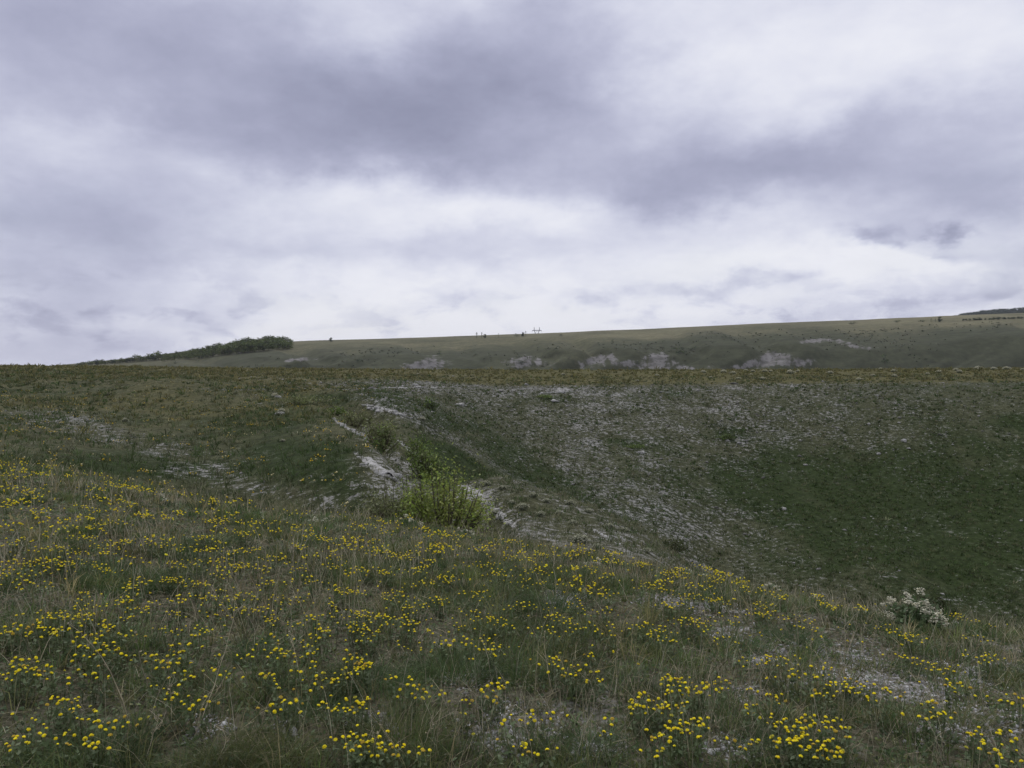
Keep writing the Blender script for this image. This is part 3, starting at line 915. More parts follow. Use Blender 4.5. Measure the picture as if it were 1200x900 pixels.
def head_mesh(name, lumps):
    """a button flower head: a low dome of many tiny florets"""
    b = Bag()
    for k in range(lumps):
        f = (k + .5) / lumps
        ph = k * 2.39996
        el_ = math.acos(1 - f * .95)
        c = np.array([math.sin(el_) * math.cos(ph), math.sin(el_) * math.sin(ph), math.cos(el_) * .75]) * .0105
        r = .0042 * rng.uniform(.85, 1.2)
        o = np.array([[1, 0, 0], [0, 1, 0], [-1, 0, 0], [0, -1, 0], [0, 0, 1], [0, 0, -1.0]]) * r
        f_ = np.array([[0, 1, 4], [1, 2, 4], [2, 3, 4], [3, 0, 4], [1, 0, 5], [2, 1, 5], [3, 2, 5], [0, 3, 5]])
        b.put(o @ np.array([[math.cos(ph), -math.sin(ph), 0], [math.sin(ph), math.cos(ph), 0], [0, 0, 1]]) + c, f_, pick(YEL, 1, .12)[0])
    b.tube([(0, 0, -.012), (0, 0, -.001)], [.0015, .006], (.09, .10, .045), 5)
    return b.mesh(name)


HEADS = [head_mesh('flower_head', n) for n in (26, 30, 24, 28)]
_y = YEL
YEL = [(.62, .44, .05), (.50, .36, .07)]
HEADS.append(head_mesh('flower_head', 22))
YEL = [(.55, .50, .06), (.46, .46, .08)]
HEADS.append(head_mesh('flower_head', 18))
YEL = _y
for h in HEADS:
    h.materials.append(M_PETAL)
CL.sort(key=lambda c: -c[1] + np.interp(c[0], [0, 1200], [0, 60]))
ci = 0
for px, py in CL:
    h0 = rng.uniform(.115, .165) + .004 * max(0, (700 - py) / 20)
    g = at(px, py + 10, .6, 3.5)
    for _ in range(4):
        g = at(px, py + (h0 - .01) * FPX / max(g[1], 1.5), .3, 3.5)
    d = float(np.linalg.norm(g[:2]))
    detail = ci < 100
    ci += 1
    n = int(np.clip(rng.normal(np.interp(d, [3.5, 5, 9], [11, 13, 17]), 4.5), 4, 27))
    size = 'small' if n < 9 else ('loose' if n < 15 else 'dense')
    fmt = size + ' clump of %d yellow flower heads ' + nearest(px, py, MARKS)
    n = unique(fmt, n)
    sx, sy, th = rng.uniform(.045, .095) * (1 + .03 * d), rng.uniform(.03, .055), rng.normal(0, .6)
    if n > 14:
        sx *= 1.25
    offs = []
    for k in range(n):
        best = None
        for _ in range(6):
            a, b = rng.normal(0, sx * .75), rng.normal(0, sy * .75)
            if all((a - o_[0]) ** 2 + (b - o_[1]) ** 2 > .016 ** 2 for o_ in offs):
                best = (a, b)
                break
        offs.append(best or (a, b))
    root = bpy.data.objects.new('yellow_flower_clump', None)
    root.empty_display_size = .05
    C.objects.link(root)
    root.location = g
    tag(root, fmt % n, 'flower', 'yellow flower clumps of the meadow')
    fol = Bag()
    heads = Bag()
    for a, b in offs:
        x, y = a * math.cos(th) - b * math.sin(th), a * math.sin(th) + b * math.cos(th)
        gz = ground(g[0] + x, g[1] + y) - g[2]
        top = np.array([x, y, gz + h0 * rng.uniform(.80, 1.2)])
        foot = np.array([x * .6 + rng.normal(0, .01), y * .6 + rng.normal(0, .01), gz * .6 - .01])
        midp = (foot + top) / 2 + np.array([x * .12, y * .12, .01])
        pts = np.stack([foot, midp, top])
        colr = pick([(.13, .165, .065), (.17, .175, .09), (.11, .14, .055)], 1)[0]
        if detail:
            fol.tube(pts, np.array([.0013, .0012, .001]) * (1 + d * .06), colr, 3)
            m = 7
        else:
            fol.tube(pts, .0012 * (1 + d * .1), colr, 3)
            m = 4
        t = rng.uniform(.1, .9, m)[:, None]
        c = foot * (1 - t) + top * t + rng.normal(0, .006, (m, 3))
        fol.leaves(c, rng.uniform(.014, .028, m) * (1 + d * .03), pick([(.115, .155, .075), (.15, .185, .10)], m, .15))
        s = rng.uniform(.40, .74) * (1 + .085 * max(0, d - 4.2))
        if detail:
            h = bpy.data.objects.new('flower_head', HEADS[rng.choice(6, p=[.2, .2, .2, .2, .12, .08])])
            C.objects.link(h)
            h.parent = root
            h.location = top
            h.rotation_euler = (rng.normal(0, .3), rng.normal(0, .3), rng.uniform(0, 6))
            h.scale = (s, s, s)
        else:
            k = 7
            qv = np.array([[math.cos(i * 1.05) * .0062, math.sin(i * 1.05) * .0062, .002] for i in range(6)] + [[0, 0, .006]]) * s
            chips(heads, top + qv, np.full(k, .0068) * s, pick(YEL, k, .1), .8)
    fol.build('stems_and_leaves', M_GRASS, root)
    if not detail:
        heads.build('flower_heads', M_PETAL, root)['kind'] = 'stuff'
# the remaining little heads scattered between
B = Bag()
cs, _ = scatter(170, fgw * (CT > 1.9) * (1 - ss(CT, 2.55, 3.05)) * np.clip(1.25 - PX[:-1, :-1] / 900, .15, 1.3))
for c_ in cs:
    k = rng.integers(5, 13)
    off = np.concatenate([rng.normal(0, .085, (k, 2)), np.zeros((k, 1))], 1)
    q = c_ + off
    q[:, 2] = [ground(a_, b_) for a_, b_ in q[:, :2]]
    q[:, 2] += rng.uniform(.15, .22, k)
    for _ in range(3):
        chips(B, q + rng.normal(0, .004, q.shape), rng.uniform(.006, .011, k) * (1 + .03 * np.linalg.norm(c_[:2])), pick(YEL, k, .12), .7)
pts, _ = scatter(800, fgw * LOD * np.clip(.1 + fbm(XX[:-1, :-1] / 1.4, YY[:-1, :-1] / 1.4, 2, 131), 0, 1) * (CT > 1.2) * (CT < 3.5) * np.clip(1.4 - PX[:-1, :-1] / 1100, .35, 1.4))
pts[:, 2] += rng.uniform(.07, .15, len(pts))
for k in range(4):
    chips(B, pts + rng.normal(0, .003, pts.shape), rng.uniform(.004, .0075, len(pts)) * (1 + .04 * np.linalg.norm(pts[:, :2], axis=1)), pick(YEL, len(pts), .15), .75)
tag(B.build('scattered_yellow_flowers', M_PETAL), kind='stuff')

# ------------------------------------------------------------------ tussocks
TUS = [(468, 878, .17, .26, 900, 'g', 'big round olive green tussock at the bottom left of centre'), (430, 805, .15, .24, 500, 'd', 'fresh green tussock behind the big round olive one'), (530, 795, .16, .24, 600, 'd', 'dark green tussock on the rise behind the centre gravel'),
       (265, 895, .12, .20, 500, 'g', 'olive tussock at the bottom edge beside the left gravel'), (322, 893, .12, .20, 500, 'g', 'olive tussock at the bottom edge right of the left gravel'), (110, 890, .16, .22, 600, 'd', 'dark green tussock at the bottom edge near the left corner'),
       (160, 690, .42, .22, 800, 'd', 'wide dark green mound of grass in the left meadow'), (115, 670, .30, .18, 500, 'd', 'low dark green mound left of the wide one'), (930, 890, .17, .20, 600, 'd', 'dark tussock under yellow flowers at the lower right'), (940, 820, .14, .18, 500, 'g', 'olive tussock left of the right gravel streak'),
       (930, 752, .2, .2, 400, 'd', 'dark green tussock right of centre near the crest'), (490, 690, .18, .2, 350, 'g', 'olive tussock below the large green bush'), (650, 715, .2, .22, 400, 'd', 'grey green tussock in the middle of the meadow'), (700, 745, .16, .2, 350, 'g', 'olive tussock right of the meadow middle'),
       (1110, 770, .2, .18, 400, 'd', 'deep green tussock below the white stone'), (1130, 850, .16, .18, 400, 'g', 'olive tussock in the lower right gravel'), (370, 840, .13, .16, 400, 'd', 'small dark tussock between the two left gravel patches'), (700, 880, .12, .16, 400, 'd', 'dark tussock at the bottom edge right of centre'),
       (780, 725, .18, .18, 350, 'g', 'olive tussock behind the right hand bare patch'), (300, 770, .14, .18, 400, 'd', 'green tussock at the foot of the leaning dry stems'), (610, 800, .12, .16, 350, 'd', 'dark tussock above the centre gravel'), (870, 760, .15, .18, 350, 'd', 'dark tussock in the middle of the right meadow'),
       (1040, 840, .14, .16, 350, 'g', 'olive tussock below the right gravel streak'), (30, 750, .2, .2, 450, 'd', 'dark tussock at the left edge under curved stems'), (245, 640, .3, .2, 350, 'd', 'green tussock on the left crest'), (690, 690, .2, .22, 350, 'g', 'olive tussock near the crest below the spur')]
for px, py, rad, hh, nb, kind, lab in TUS:
    g = at(px, py, .6, 3.6)
    b = Bag()
    a = rng.uniform(0, 2 * math.pi, nb)
    rr = np.sqrt(rng.uniform(0, 1, nb)) * rad
    base = np.stack([np.cos(a) * rr, np.sin(a) * rr, np.zeros(nb)], 1)
    base[:, 2] = [ground(g[0] + p[0], g[1] + p[1]) - g[2] - .012 for p in base]
    ln = .25 + .9 * rr / rad
    d_ = np.stack([np.cos(a) * ln, np.sin(a) * ln, np.ones(nb)], 1) + rng.normal(0, .22, (nb, 3))
    pal = [(.092, .125, .036), (.12, .14, .046), (.078, .112, .034), (.15, .15, .070)] if kind == 'g' else [(.056, .108, .036), (.072, .125, .046), (.086, .128, .054)]
    dist = np.linalg.norm(g[:2])
    b.blades(base, d_, hh * rng.uniform(.5, 1.1, nb), np.full(nb, max(.0016, dist * .00045)), rng.uniform(.1, .7, nb), pick(pal, nb, .22), tip=(.12, .10, .05))
    o = b.build('grass_tussock', M_GRASS)
    o.location = g
    tag(o, lab, 'grass tussock', 'green tussocks in the meadow')

# ------------------------------------------------------------------ dry stalks
STK = [(147, 858, 74, 728, .5, 'long bent dry stalk arching over the lower left meadow'), (188, 853, 194, 742, .1, 'upright dry stalk at lower left, taller of a close pair'), (196, 854, 202, 790, .05, 'upright dry stalk at lower left, shorter of a close pair'),
       (224, 862, 272, 702, .15, 'tall leaning dry stem rising from the left gravel'), (216, 858, 262, 790, .1, 'short leaning dry stem at the left gravel'), (176, 822, 152, 742, -.2, 'dry stem leaning left behind the close pair'), (288, 756, 262, 684, .2, 'dry stem leaning left below the upper meadow'),
       (165, 900, 181, 846, .0, 'short pale stalk standing at the bottom left edge'), (318, 752, 352, 680, .1, 'dry stem leaning right left of centre'), (42, 722, 18, 640, -.3, 'curved dry stem nearest the left edge'), (63, 712, 66, 612, -.3, 'curved dry stem second from the left edge'),
       (648, 812, 637, 742, -.1, 'upright dry stem under the central flowers'), (714, 820, 728, 742, .1, 'tall standing dry stem right of the centre'), (738, 845, 729, 812, .0, 'short broken twig right of the centre'), (614, 878, 600, 838, .2, 'forked dry twig, left branch, at bottom centre'),
       (624, 892, 612, 836, .2, 'forked dry twig, right branch, at bottom centre'), (692, 893, 681, 842, .1, 'thin brown stalk at the bottom right of centre'), (430, 897, 443, 850, .0, 'pale stalk standing before the big olive tussock'), (508, 894, 514, 846, .0, 'pale stalk at the right rim of the big olive tussock'),
       (492, 884, 504, 852, .0, 'short slanted stalk inside the big olive tussock'), (952, 792, 956, 738, .05, 'upright stalk in the right half of the meadow'), (280, 760, 292, 690, .2, 'thin stem crossing the leaning ones left of centre'), (395, 712, 402, 590, .05, 'tall pale stem reaching over the left crest'),
       (540, 700, 546, 632, .05, 'tall straw stem in front of the large bush'), (850, 900, 846, 850, .1, 'thin stalk at the bottom edge in the right half'), (350, 800, 338, 730, .1, 'dry stem behind the small gravel patch'), (250, 900, 262, 868, 0, 'short stalk at the bottom edge in the left gravel')]
for bx, by, tx, ty, bow, lab in STK:
    g = at(bx, by, .4, 3.6)
    d = float(np.linalg.norm(g))
    dd = g[1]
    tip = np.array([(tx - bx) / FPX * dd, rng.normal(0, .03), (by - ty) / FPX * dd])
    t = np.linspace(0, 1, 9)[:, None]
    side = np.array([tip[2], 0, -tip[0]]) * bow * .5
    pts = tip * t + side * (t * (1 - t)) * 1.6 + rng.normal(0, .004, (9, 3)) * t
    b = Bag()
    rad = np.linspace(.0030 if bow == .5 else .0021, .0009, 9)
    colr = pick(STRAW[:2] + [(.2, .18, .13)], 1)[0]
    b.tube(pts, rad, colr, 5)
    for k in range(rng.integers(2, 6)):
        i = rng.integers(4, 8)
        q = pts[i] + np.array([[0, 0, 0], [rng.normal(0, .02), rng.normal(0, .02), .025], [rng.normal(0, .035), rng.normal(0, .035), .06]])
        b.tube(q, [.0010, .0008, .0006], colr, 4)
    m = 10
    b.leaves(pts[rng.integers(6, 9, m)] + rng.normal(0, .006, (m, 3)), rng.uniform(.008, .018, m), pick(LITTER, m, .2))
    o = b.build('dry_stalk', M_STRAW)
    o.location = g
    tag(o, lab, 'dry stalk', 'tall dry stalks in the meadow')

# ------------------------------------------------------------------ shrubs of the gully
def shrub(px, py, wpx, hpx, zone_, pal, lab, nl=1400, cat='shrub', name='green_shrub', group='green shrubs of the gully', fill=.85, stems=9):
    g = at(px, py, *zone_)
    d = g[1]
    w, h = wpx / FPX * d * .5, hpx / FPX * d
    root = bpy.data.objects.new(name, None)
    root.empty_display_size = .2
    C.objects.link(root)
    root.location = g
    tag(root, lab, cat, group)
    tw, lf = Bag(), Bag()
    ncl = max(6, int(stems * 3.5))
    for k in range(ncl):
        a = rng.uniform(0, 6.28)
        rr = math.sqrt(rng.uniform(0, 1))
        top = np.array([math.cos(a) * rr * w * .95, math.sin(a) * rr * w * .8, h * (1 - .5 * rr ** 2) * rng.uniform(.5, 1.08)])
        low = np.array([top[0] * .25, top[1] * .25, -.03])
        midp = (top + low) / 2 + np.array([top[0] * .15, top[1] * .15, .05 * h])
        pts = np.stack([low, midp, top])
        tw.tube(pts, np.array([.010, .007, .003]) * (.6 + h), (.10, .09, .06), 4)
        base = np.asarray(pal[rng.integers(len(pal))]) * rng.uniform(.75, 1.25)
        m = max(12, nl // ncl)
        t = rng.uniform(.12, 1.0, m) ** .7
        c = np.where(t[:, None] < .5, low + (midp - low) * t[:, None] * 2, midp + (top - midp) * (t[:, None] * 2 - 1))
        c = c + rng.normal(0, 1, (m, 3)) * np.array([w, w * .85, h * .6]) * .17 * fill * rng.lognormal(0, .25)
        c[:, 2] = np.maximum(c[:, 2], .02)
        lf.leaves(c, rng.uniform(.5, 1.3, m) * (.062 if d < 30 else .13 * (d / 60) ** .5) * (.7 + .2 * h), np.clip(base * (1 + .2 * rng.normal(size=(m, 1))), .004, 1), .2)
    tw.build('branches', M_BARK, root)
    lf.build('foliage', M_LEAF, root)
    return root


BR = [(.20, .265, .05), (.24, .295, .064), (.15, .215, .044), (.28, .31, .085)]
DK = [(.040, .064, .020), (.054, .080, .026)]
MD = [(.125, .185, .04), (.155, .21, .05), (.10, .155, .036)]
OL = [(.15, .175, .066), (.13, .152, .058), (.18, .19, .088)]
SPUR = (4.2, 8.0)
shrub(520, 634, 106, 92, (4.2, 6), BR, 'largest bright green bush, standing behind the crest of the meadow', 6400, fill=1.15, stems=19)
shrub(462, 612, 92, 46, (4.2, 6), OL, 'sparse olive twiggy bush left of the largest bush', 3200, fill=1.1, stems=12)
shrub(572, 640, 40, 46, (4.2, 6), OL, 'thin straggly bush hugging the right side of the largest bush', 700, fill=1.1, stems=6)
shrub(446, 528, 50, 42, SPUR, MD + OL, 'rounded green bush standing above the white chalk outcrop', 1700)
shrub(490, 538, 36, 32, SPUR, MD, 'small green bush between the chalk outcrop and the gully floor', 900)
shrub(498, 562, 46, 42, SPUR, MD + OL[:1], 'dark green bush right of the white chalk outcrop', 1800)
shrub(395, 487, 26, 12, (5, 10.5), MD, 'small green bush at the upper end of the chain of bushes', 500)
shrub(416, 498, 42, 24, SPUR, OL, 'low yellow green bush above the rounded bush', 900)
shrub(360, 474, 70, 13, (5, 10.5), OL, 'long low yellow green thicket beneath the plateau on the left', 1300)
shrub(501, 479, 26, 14, (7, 11), DK + MD, 'small dark bush at the head of the gully', 700)
shrub(790, 645, 44, 20, (6, 8), [(.07, .085, .022), (.055, .07, .02)], 'low yellow green bush at the lower end of the spur', 800)
shrub(1094, 712, 60, 40, (3.1, 5), DK + [(.045, .055, .02)], 'dark bush just behind the white flowering shrub', 3600, stems=12)
shrub(746, 525, 30, 5, (8.6, 11), MD, 'flat green bush in the middle of the stony slope', 500)
shrub(850, 515, 22, 7, (8.6, 11), DK + MD, 'flat dark green bush right of the middle of the stony slope', 500)
shrub(640, 466, 26, 4, (9, 11.3), MD, 'flat green bush below the white rim rock', 300)

# ------------------------------------------------------------------ pale flowering plants (cushions of cream flowers)
def cushion(px, py, wpx, zone_, lab, hfac=.48, pal=((.62, .60, .46), (.72, .70, .56), (.50, .49, .34)), name='cream_flower_plant', group='cream flowering plants'):
    g = at(px, py, *zone_)
    d = np.linalg.norm(g[:2])
    w = wpx / FPX * d * .5
    h = w * 2 * hfac
    root = bpy.data.objects.new(name, None)
    root.empty_display_size = .2
    C.objects.link(root)
    root.location = g
    tag(root, lab, 'flowering plant', group)
    st, fl = Bag(), Bag()
    for k in range(9):
        a = rng.uniform(0, 6.28)
        st.tube([(0, 0, -.02), (math.cos(a) * w * .4, math.sin(a) * w * .4, h * .5), (math.cos(a) * w * .75, math.sin(a) * w * .75, h * .8)], [.012, .009, .005], (.10, .12, .07), 4)
    m = 90
    a = rng.uniform(0, 6.28, m); r = np.sqrt(rng.uniform(0, .8, m))
    st.leaves(np.stack([np.cos(a) * r * w, np.sin(a) * r * w, rng.uniform(.02, h * .5, m)], 1), rng.uniform(.5, 1, m) * w * .42, pick([(.075, .09, .05), (.10, .11, .065)], m))
    m = 150
    a = rng.uniform(0, 6.28, m); r = np.sqrt(rng.uniform(0, 1, m))
    lump = 1 + .3 * np.sin(a * 3 + px) * r
    p = np.stack([np.cos(a) * r * w * lump, np.sin(a) * r * w * lump, h * (np.sqrt(1 - .85 * r ** 2)) * rng.uniform(.75, 1.08, m)], 1)
    chips(fl, p, rng.uniform(.5, 1.1, m) * w * .11, pick(pal, m, .12), .7)
    st.build('stems_and_leaves', M_LEAF, root)
    fl.build('flowers', M_CREAM, root)['kind'] = 'stuff'


RIM = [(824, 437, 10, 'on the rim, the roundest left of the distant dark thicket'), (833, 443.5, 7, ''), (859, 438.5, 9, ''), (865, 445, 8, ''), (874, 435, 8, ''), (882, 436, 7, ''), (880, 440, 6, ''), (894, 445, 9, ''), (896, 436, 9, ''), (903, 436, 7, ''), (926, 438, 10, ''),
       (935, 436, 7, ''), (942, 454, 7, ''), (973, 438, 8, ''), (781, 458, 7, ''), (848, 437, 8, ''), (770, 441, 7, ''), (1047, 436, 9, ''), (1048, 442, 9, ''), (1007, 446, 8, ''), (1023, 441, 7, ''), (1032, 433.5, 6, ''), (1120, 434.5, 8, ''), (1124, 437, 7, ''),
       (1146, 433.5, 9, ''), (1164, 433.5, 9, ''), (1179, 433.5, 8, ''), (1100, 437, 9, ''), (1087, 439, 6, ''), (747, 447, 7, ''), (660, 440, 6, ''), (490, 439, 6, ''), (1198, 434, 6, '')]
RIM.sort()
ORD = ['first', 'second', 'third', 'fourth', 'fifth', 'sixth', 'seventh', 'eighth', 'ninth', 'tenth', 'eleventh', 'twelfth', 'thirteenth', 'fourteenth', 'fifteenth', 'sixteenth', 'seventeenth']
for i, (px, py, w, _) in enumerate(RIM):
    side = 'left' if i < 17 else 'right'
    o_ = ORD[i] if i < 17 else ORD[len(RIM) - 1 - i]
    cushion(px, py, w * rng.uniform(.6, .95), (10, 11.9), 'cream flowering plant on the far rim, %s from the %s end' % (o_, side), group='cream flowering plants along the far rim')
SPC = [(570, 566, 12), (589, 571, 11), (612, 594, 15), (625, 580, 12), (641, 586, 10), (668, 589, 13), (690, 598, 10), (680, 634, 22), (672, 612, 12), (634, 602, 12), (600, 588, 10), (715, 616, 12), (733, 620, 10), (655, 600, 9), (760, 645, 12), (580, 600, 12), (700, 640, 12)]
SPC.sort()
for i, (px, py, w) in enumerate(SPC):
    cushion(px, py + 3, w, (4.3, 7.1), 'pale cushion plant on the chalk spur, %s from the left' % ORD[i], .5, ((.48, .48, .34), (.56, .56, .42), (.40, .41, .28)), 'pale_cushion_plant', 'pale cushion plants on the chalk spur')
for px, py, w, lab in ((322, 466, 9, 'cream flowering plant beside the low thicket on the left hill'), (330, 484, 9, 'cream flowering plant under the low thicket on the left hill'), (331, 518, 6, 'small cream plant in the middle of the left hill'), (146, 494, 6, 'small cream plant above the stony hollow on the left hill'), (495, 493, 8, 'cream plant on the green gully floor')):
    cushion(px, py, w, (4.3, 10.5), lab, .6)

# the tall white flowering shrub on the right crest
def white_shrub(px, py, wpx, hpx, lab, nfl, name='white_flowering_shrub', tz=(2, 3.3)):
    g = at(px, py, *tz)
    d = g[1]
    w, h = wpx / FPX * d * .5, hpx / FPX * d
    root = bpy.data.objects.new(name, None)
    root.empty_display_size = .1
    C.objects.link(root)
    root.location = g
    tag(root, lab, 'flowering shrub')
    st, fl = Bag(), Bag()
    for k in range(nfl):
        a, rr = rng.uniform(0, 6.28), math.sqrt(rng.uniform(0, 1))
        x, y = math.cos(a) * rr * w, math.sin(a) * rr * w * .7
        top = np.array([x, y, h * rng.uniform(.45, 1.15) * (1 - .65 * abs(x + w * .1) / w)])
        st.tube([(x * .15, y * .15, -.02), (x * .6, y * .6, top[2] * .6), top], [.004, .003, .0015], (.12, .14, .07), 4)
        m = 26
        q_ = rng.uniform(.5, 1.5)
        p = top + np.clip(rng.normal(0, 1, (m, 3)), -1.5, 1.5) * np.array([.018, .018, .014]) * q_
        fl = Bag()
        chips(fl, p, rng.uniform(.008, .016, m), pick([(.70, .68, .52), (.78, .76, .63), (.58, .56, .42)], m, .08), .8)
        fl.build('flower_panicle', M_CREAM, root)
        m = 34
        st.leaves(np.array([x * .6, y * .6, top[2] * .45]) + rng.normal(0, 1, (m, 3)) * np.array([.05, .05, h * .2]), rng.uniform(.03, .06, m), pick([(.09, .14, .06), (.12, .165, .08)], m))
    st.build('stems_and_leaves', M_LEAF, root)


white_shrub(1074, 738, 74, 46, 'tall shrub covered in white flowers on the right crest', 46)
white_shrub(905, 694, 20, 16, 'small white flowering plant on the crest facing the dark slope', 9, 'white_flower_plant')
for i, (px, py, w, h, lab) in enumerate([(183, 590, 26, 9, 'little patch of white flowers on the left crest'), (478, 613, 40, 9, 'little patch of white flowers on the crest left of the large bush'), (540, 622, 30, 9, 'little patch of white flowers before the large bush'),
                                          (372, 614, 24, 7, 'little patch of white flowers on the crest before the spur'), (700, 664, 34, 8, 'little patch of white flowers on the crest below the spur'), (800, 676, 60, 8, 'thin row of white flowers along the crest below the bare scree'), (960, 700, 26, 9, 'few white flowers on the crest in the right half')]):
    white_shrub(px, py, w, h, lab, 7, 'white_flower_plant', (1.5, 3.2))

# ------------------------------------------------------------------ chalk rocks and outcrops
def ledge(line, pieces, size, zone_, lab, scat=5.0, hfac=.45):
    rock((line[0] + line[2]) / 2, (line[1] + line[3]) / 2, size, zone_, lab, hfac, pieces, 'chalk_outcrop', 0, OUT, 'outcrop', line, scat)


def rock(px, py, wpx, zone_, lab, hfac=.5, pieces=1, name='chalk_rock', spread=0, group=None, cat='rock', line=None, scat=0):
    g = at(px, py, *zone_)
    d = np.linalg.norm(g[:2])
    w = wpx / FPX * d * .5
    b = Bag()
    if line:
        NL, NW = 46, 9
        cen = np.array([at(line[0] + (line[2] - line[0]) * t, line[1] + (line[3] - line[1]) * t, *zone_)[:2] for t in np.linspace(0, 1, 12)])
        cen[1:-1] = (cen[:-2] + cen[1:-1] + cen[2:]) / 3
        hw = scat / FPX * d * 1.5

        def band(t, v):
            c = np.array([np.interp(t, np.linspace(0, 1, 12), cen[:, a_]) for a_ in (0, 1)])
            tg = cen[-1] - cen[0]
            tg = tg / np.linalg.norm(tg)
            return c + np.array([-tg[1], tg[0]]) * v * hw * (.25 + .75 * math.sin(math.pi * t))
        vs = []
        for a_ in np.linspace(0, 1, NL):
            for v_ in np.linspace(-1, 1, NW):
                q = band(a_, v_)
                n_ = float(fbm(np.array([q[0] * 2.2 + px]), np.array([q[1] * 2.2]), 4, 191)[0])
                rise = hw * .16 * (1 - v_ ** 2) * math.sin(math.pi * a_) * (1 + 1.8 * n_) + .10 * n_ - (.10 if abs(v_) > .95 or a_ in (0, 1) else 0)
                vs.append((q[0] - g[0], q[1] - g[1], ground(q[0], q[1]) - g[2] + rise - .01))
        b.put(vs, [[i * NW + k, (i + 1) * NW + k, (i + 1) * NW + k + 1, i * NW + k + 1] for i in range(NL - 1) for k in range(NW - 1)], (.4, .4, .4))
    for k in range(pieces):
        cx, cy = (0, 0) if pieces == 1 else (rng.uniform(-1, 1) * w, rng.normal(0, .35) * w * spread)
        r = w if pieces == 1 else w * rng.uniform(.08, .30)
        if line:
            t = (k + rng.uniform(0, 1)) / pieces
            taper = .35 + .65 * math.sin(math.pi * min(max(t, .05), .95))
            q = band(t, float(np.clip(rng.normal(0, .42), -.9, .9)))
            cx, cy = q[0] - g[0], q[1] - g[1]
            r = w * rng.lognormal(-.25, .45) * taper
        nu, nv = 12, 8
        uu_, vv_ = np.meshgrid(np.arange(nu) / nu * 2 * math.pi, np.linspace(.02, .98, nv) * math.pi, indexing='ij')
        s = np.stack([np.cos(uu_) * np.sin(vv_), np.sin(uu_) * np.sin(vv_), np.cos(vv_)], 2).reshape(-1, 3)
        off = rng.uniform(0, 99)
        rad = 1 + .34 * fbm(s[:, 0] * 1.6 + off, s[:, 1] * 1.6 + s[:, 2] * 1.3, 3, 151 + k)
        s = np.sign(s) * np.abs(s) ** .75 * rad[:, None]
        sc = np.array([rng.uniform(.8, 1.2), rng.uniform(.6, 1.0), hfac * rng.uniform(.8, 1.2)]) * r
        th = rng.uniform(-.5, .5)
        s = s * sc
        s = np.stack([s[:, 0] * math.cos(th) - s[:, 1] * math.sin(th), s[:, 0] * math.sin(th) + s[:, 1] * math.cos(th), s[:, 2]], 1)
        s += np.array([cx, cy, ground(g[0] + cx, g[1] + cy) - g[2] + sc[2] * .15])
        F = []
        for i in range(nu):
            i2 = (i + 1) % nu
            for j in range(nv - 1):
                F.append([i * nv + j, i * nv + j + 1, i2 * nv + j + 1, i2 * nv + j])
        b.put(s, F, (.4, .4, .4))
        b.F3.append(np.array([[b.n - nu * nv + 0, b.n - nu * nv + i * nv, b.n - nu * nv + (i + 1) * nv] for i in range(1, nu - 1)])) if False else None
    o = b.build(name, M_CHALK, None, False)
    o.location = g
    tag(o, lab, cat, group)


OUT = 'white chalk outcrops in the turf'
ledge((634, 461, 672, 459), 26, 6, (9, 11.3), 'broad white rim rock at the top of the stony slope', 2.0)
ledge((606, 462, 619, 461), 9, 5, (9, 11.3), 'small white rim rock left of the broad one', 1.2)
ledge((424, 474, 482, 490), 60, 6, (6, 10), 'white chalk ledge at the head of the gully', 3.0)
ledge((532, 474, 548, 476), 9, 5, (7, 11), 'small white ledge right of the dark bush', 1.5)
ledge((416, 530, 490, 585), 150, 7, (4.4, 8), 'large broken chalk outcrop in the middle of the spur', 10.0)
ledge((388, 490, 428, 514), 50, 5.5, (4.8, 8.5), 'narrow chalk ledge above the large outcrop', 3.0)
ledge((466, 516, 500, 546), 45, 5.5, (4.6, 8.5), 'chalk ledge between two green bushes', 2.5)
ledge((530, 560, 572, 590), 40, 6, (4.3, 7.2), 'broken chalk slabs above the right shoulder of the largest bush', 5)
ledge((562, 586, 606, 618), 40, 6, (4.3, 7.2), 'broken chalk slabs right of the largest bush', 3.5)
ledge((690, 618, 730, 640), 30, 3.6, (4.3, 7.2), 'broken chalk slabs at the lower end of the spur', 2.5)
ledge((400, 457, 560, 452), 60, 4, (8, 11.2), 'thin line of chalk stones under the plateau', 1.5)
for px, py, w, z_, lab in ((1121, 733, 20, (2, 3.4), 'pale grey chalk rock on the crest below the white shrub'), (1106, 715, 26, (2.2, 3.4), 'flat white chalk rock right of the white shrub'), (846, 714, 16, (2, 3.4), 'small chalk rock near the crest in the right half'), (1060, 517, 8, (8.6, 11), 'pale boulder on the dark slope, upper of two'),
                           (1031, 532, 7, (8.6, 11), 'pale boulder on the dark slope, lower of two'), (920, 597, 9, (8.6, 11), 'grey boulder low on the stony slope'), (752, 531, 10, (8.6, 11), 'pale boulder below the flat green bush'), (325, 466, 12, (6, 10.5), 'yellowish boulder at the left end of the low thicket'), (328, 486, 14, (5, 10.5), 'flat pale boulder below the low thicket'),
                           (486, 452, 9, (8, 11.2), 'pale boulder under the plateau left of the gully head'), (945, 545, 7, (8.6, 11), 'small pale stone in the middle of the right slope')):
    rock(px, py, w * .8, z_, lab, .5)

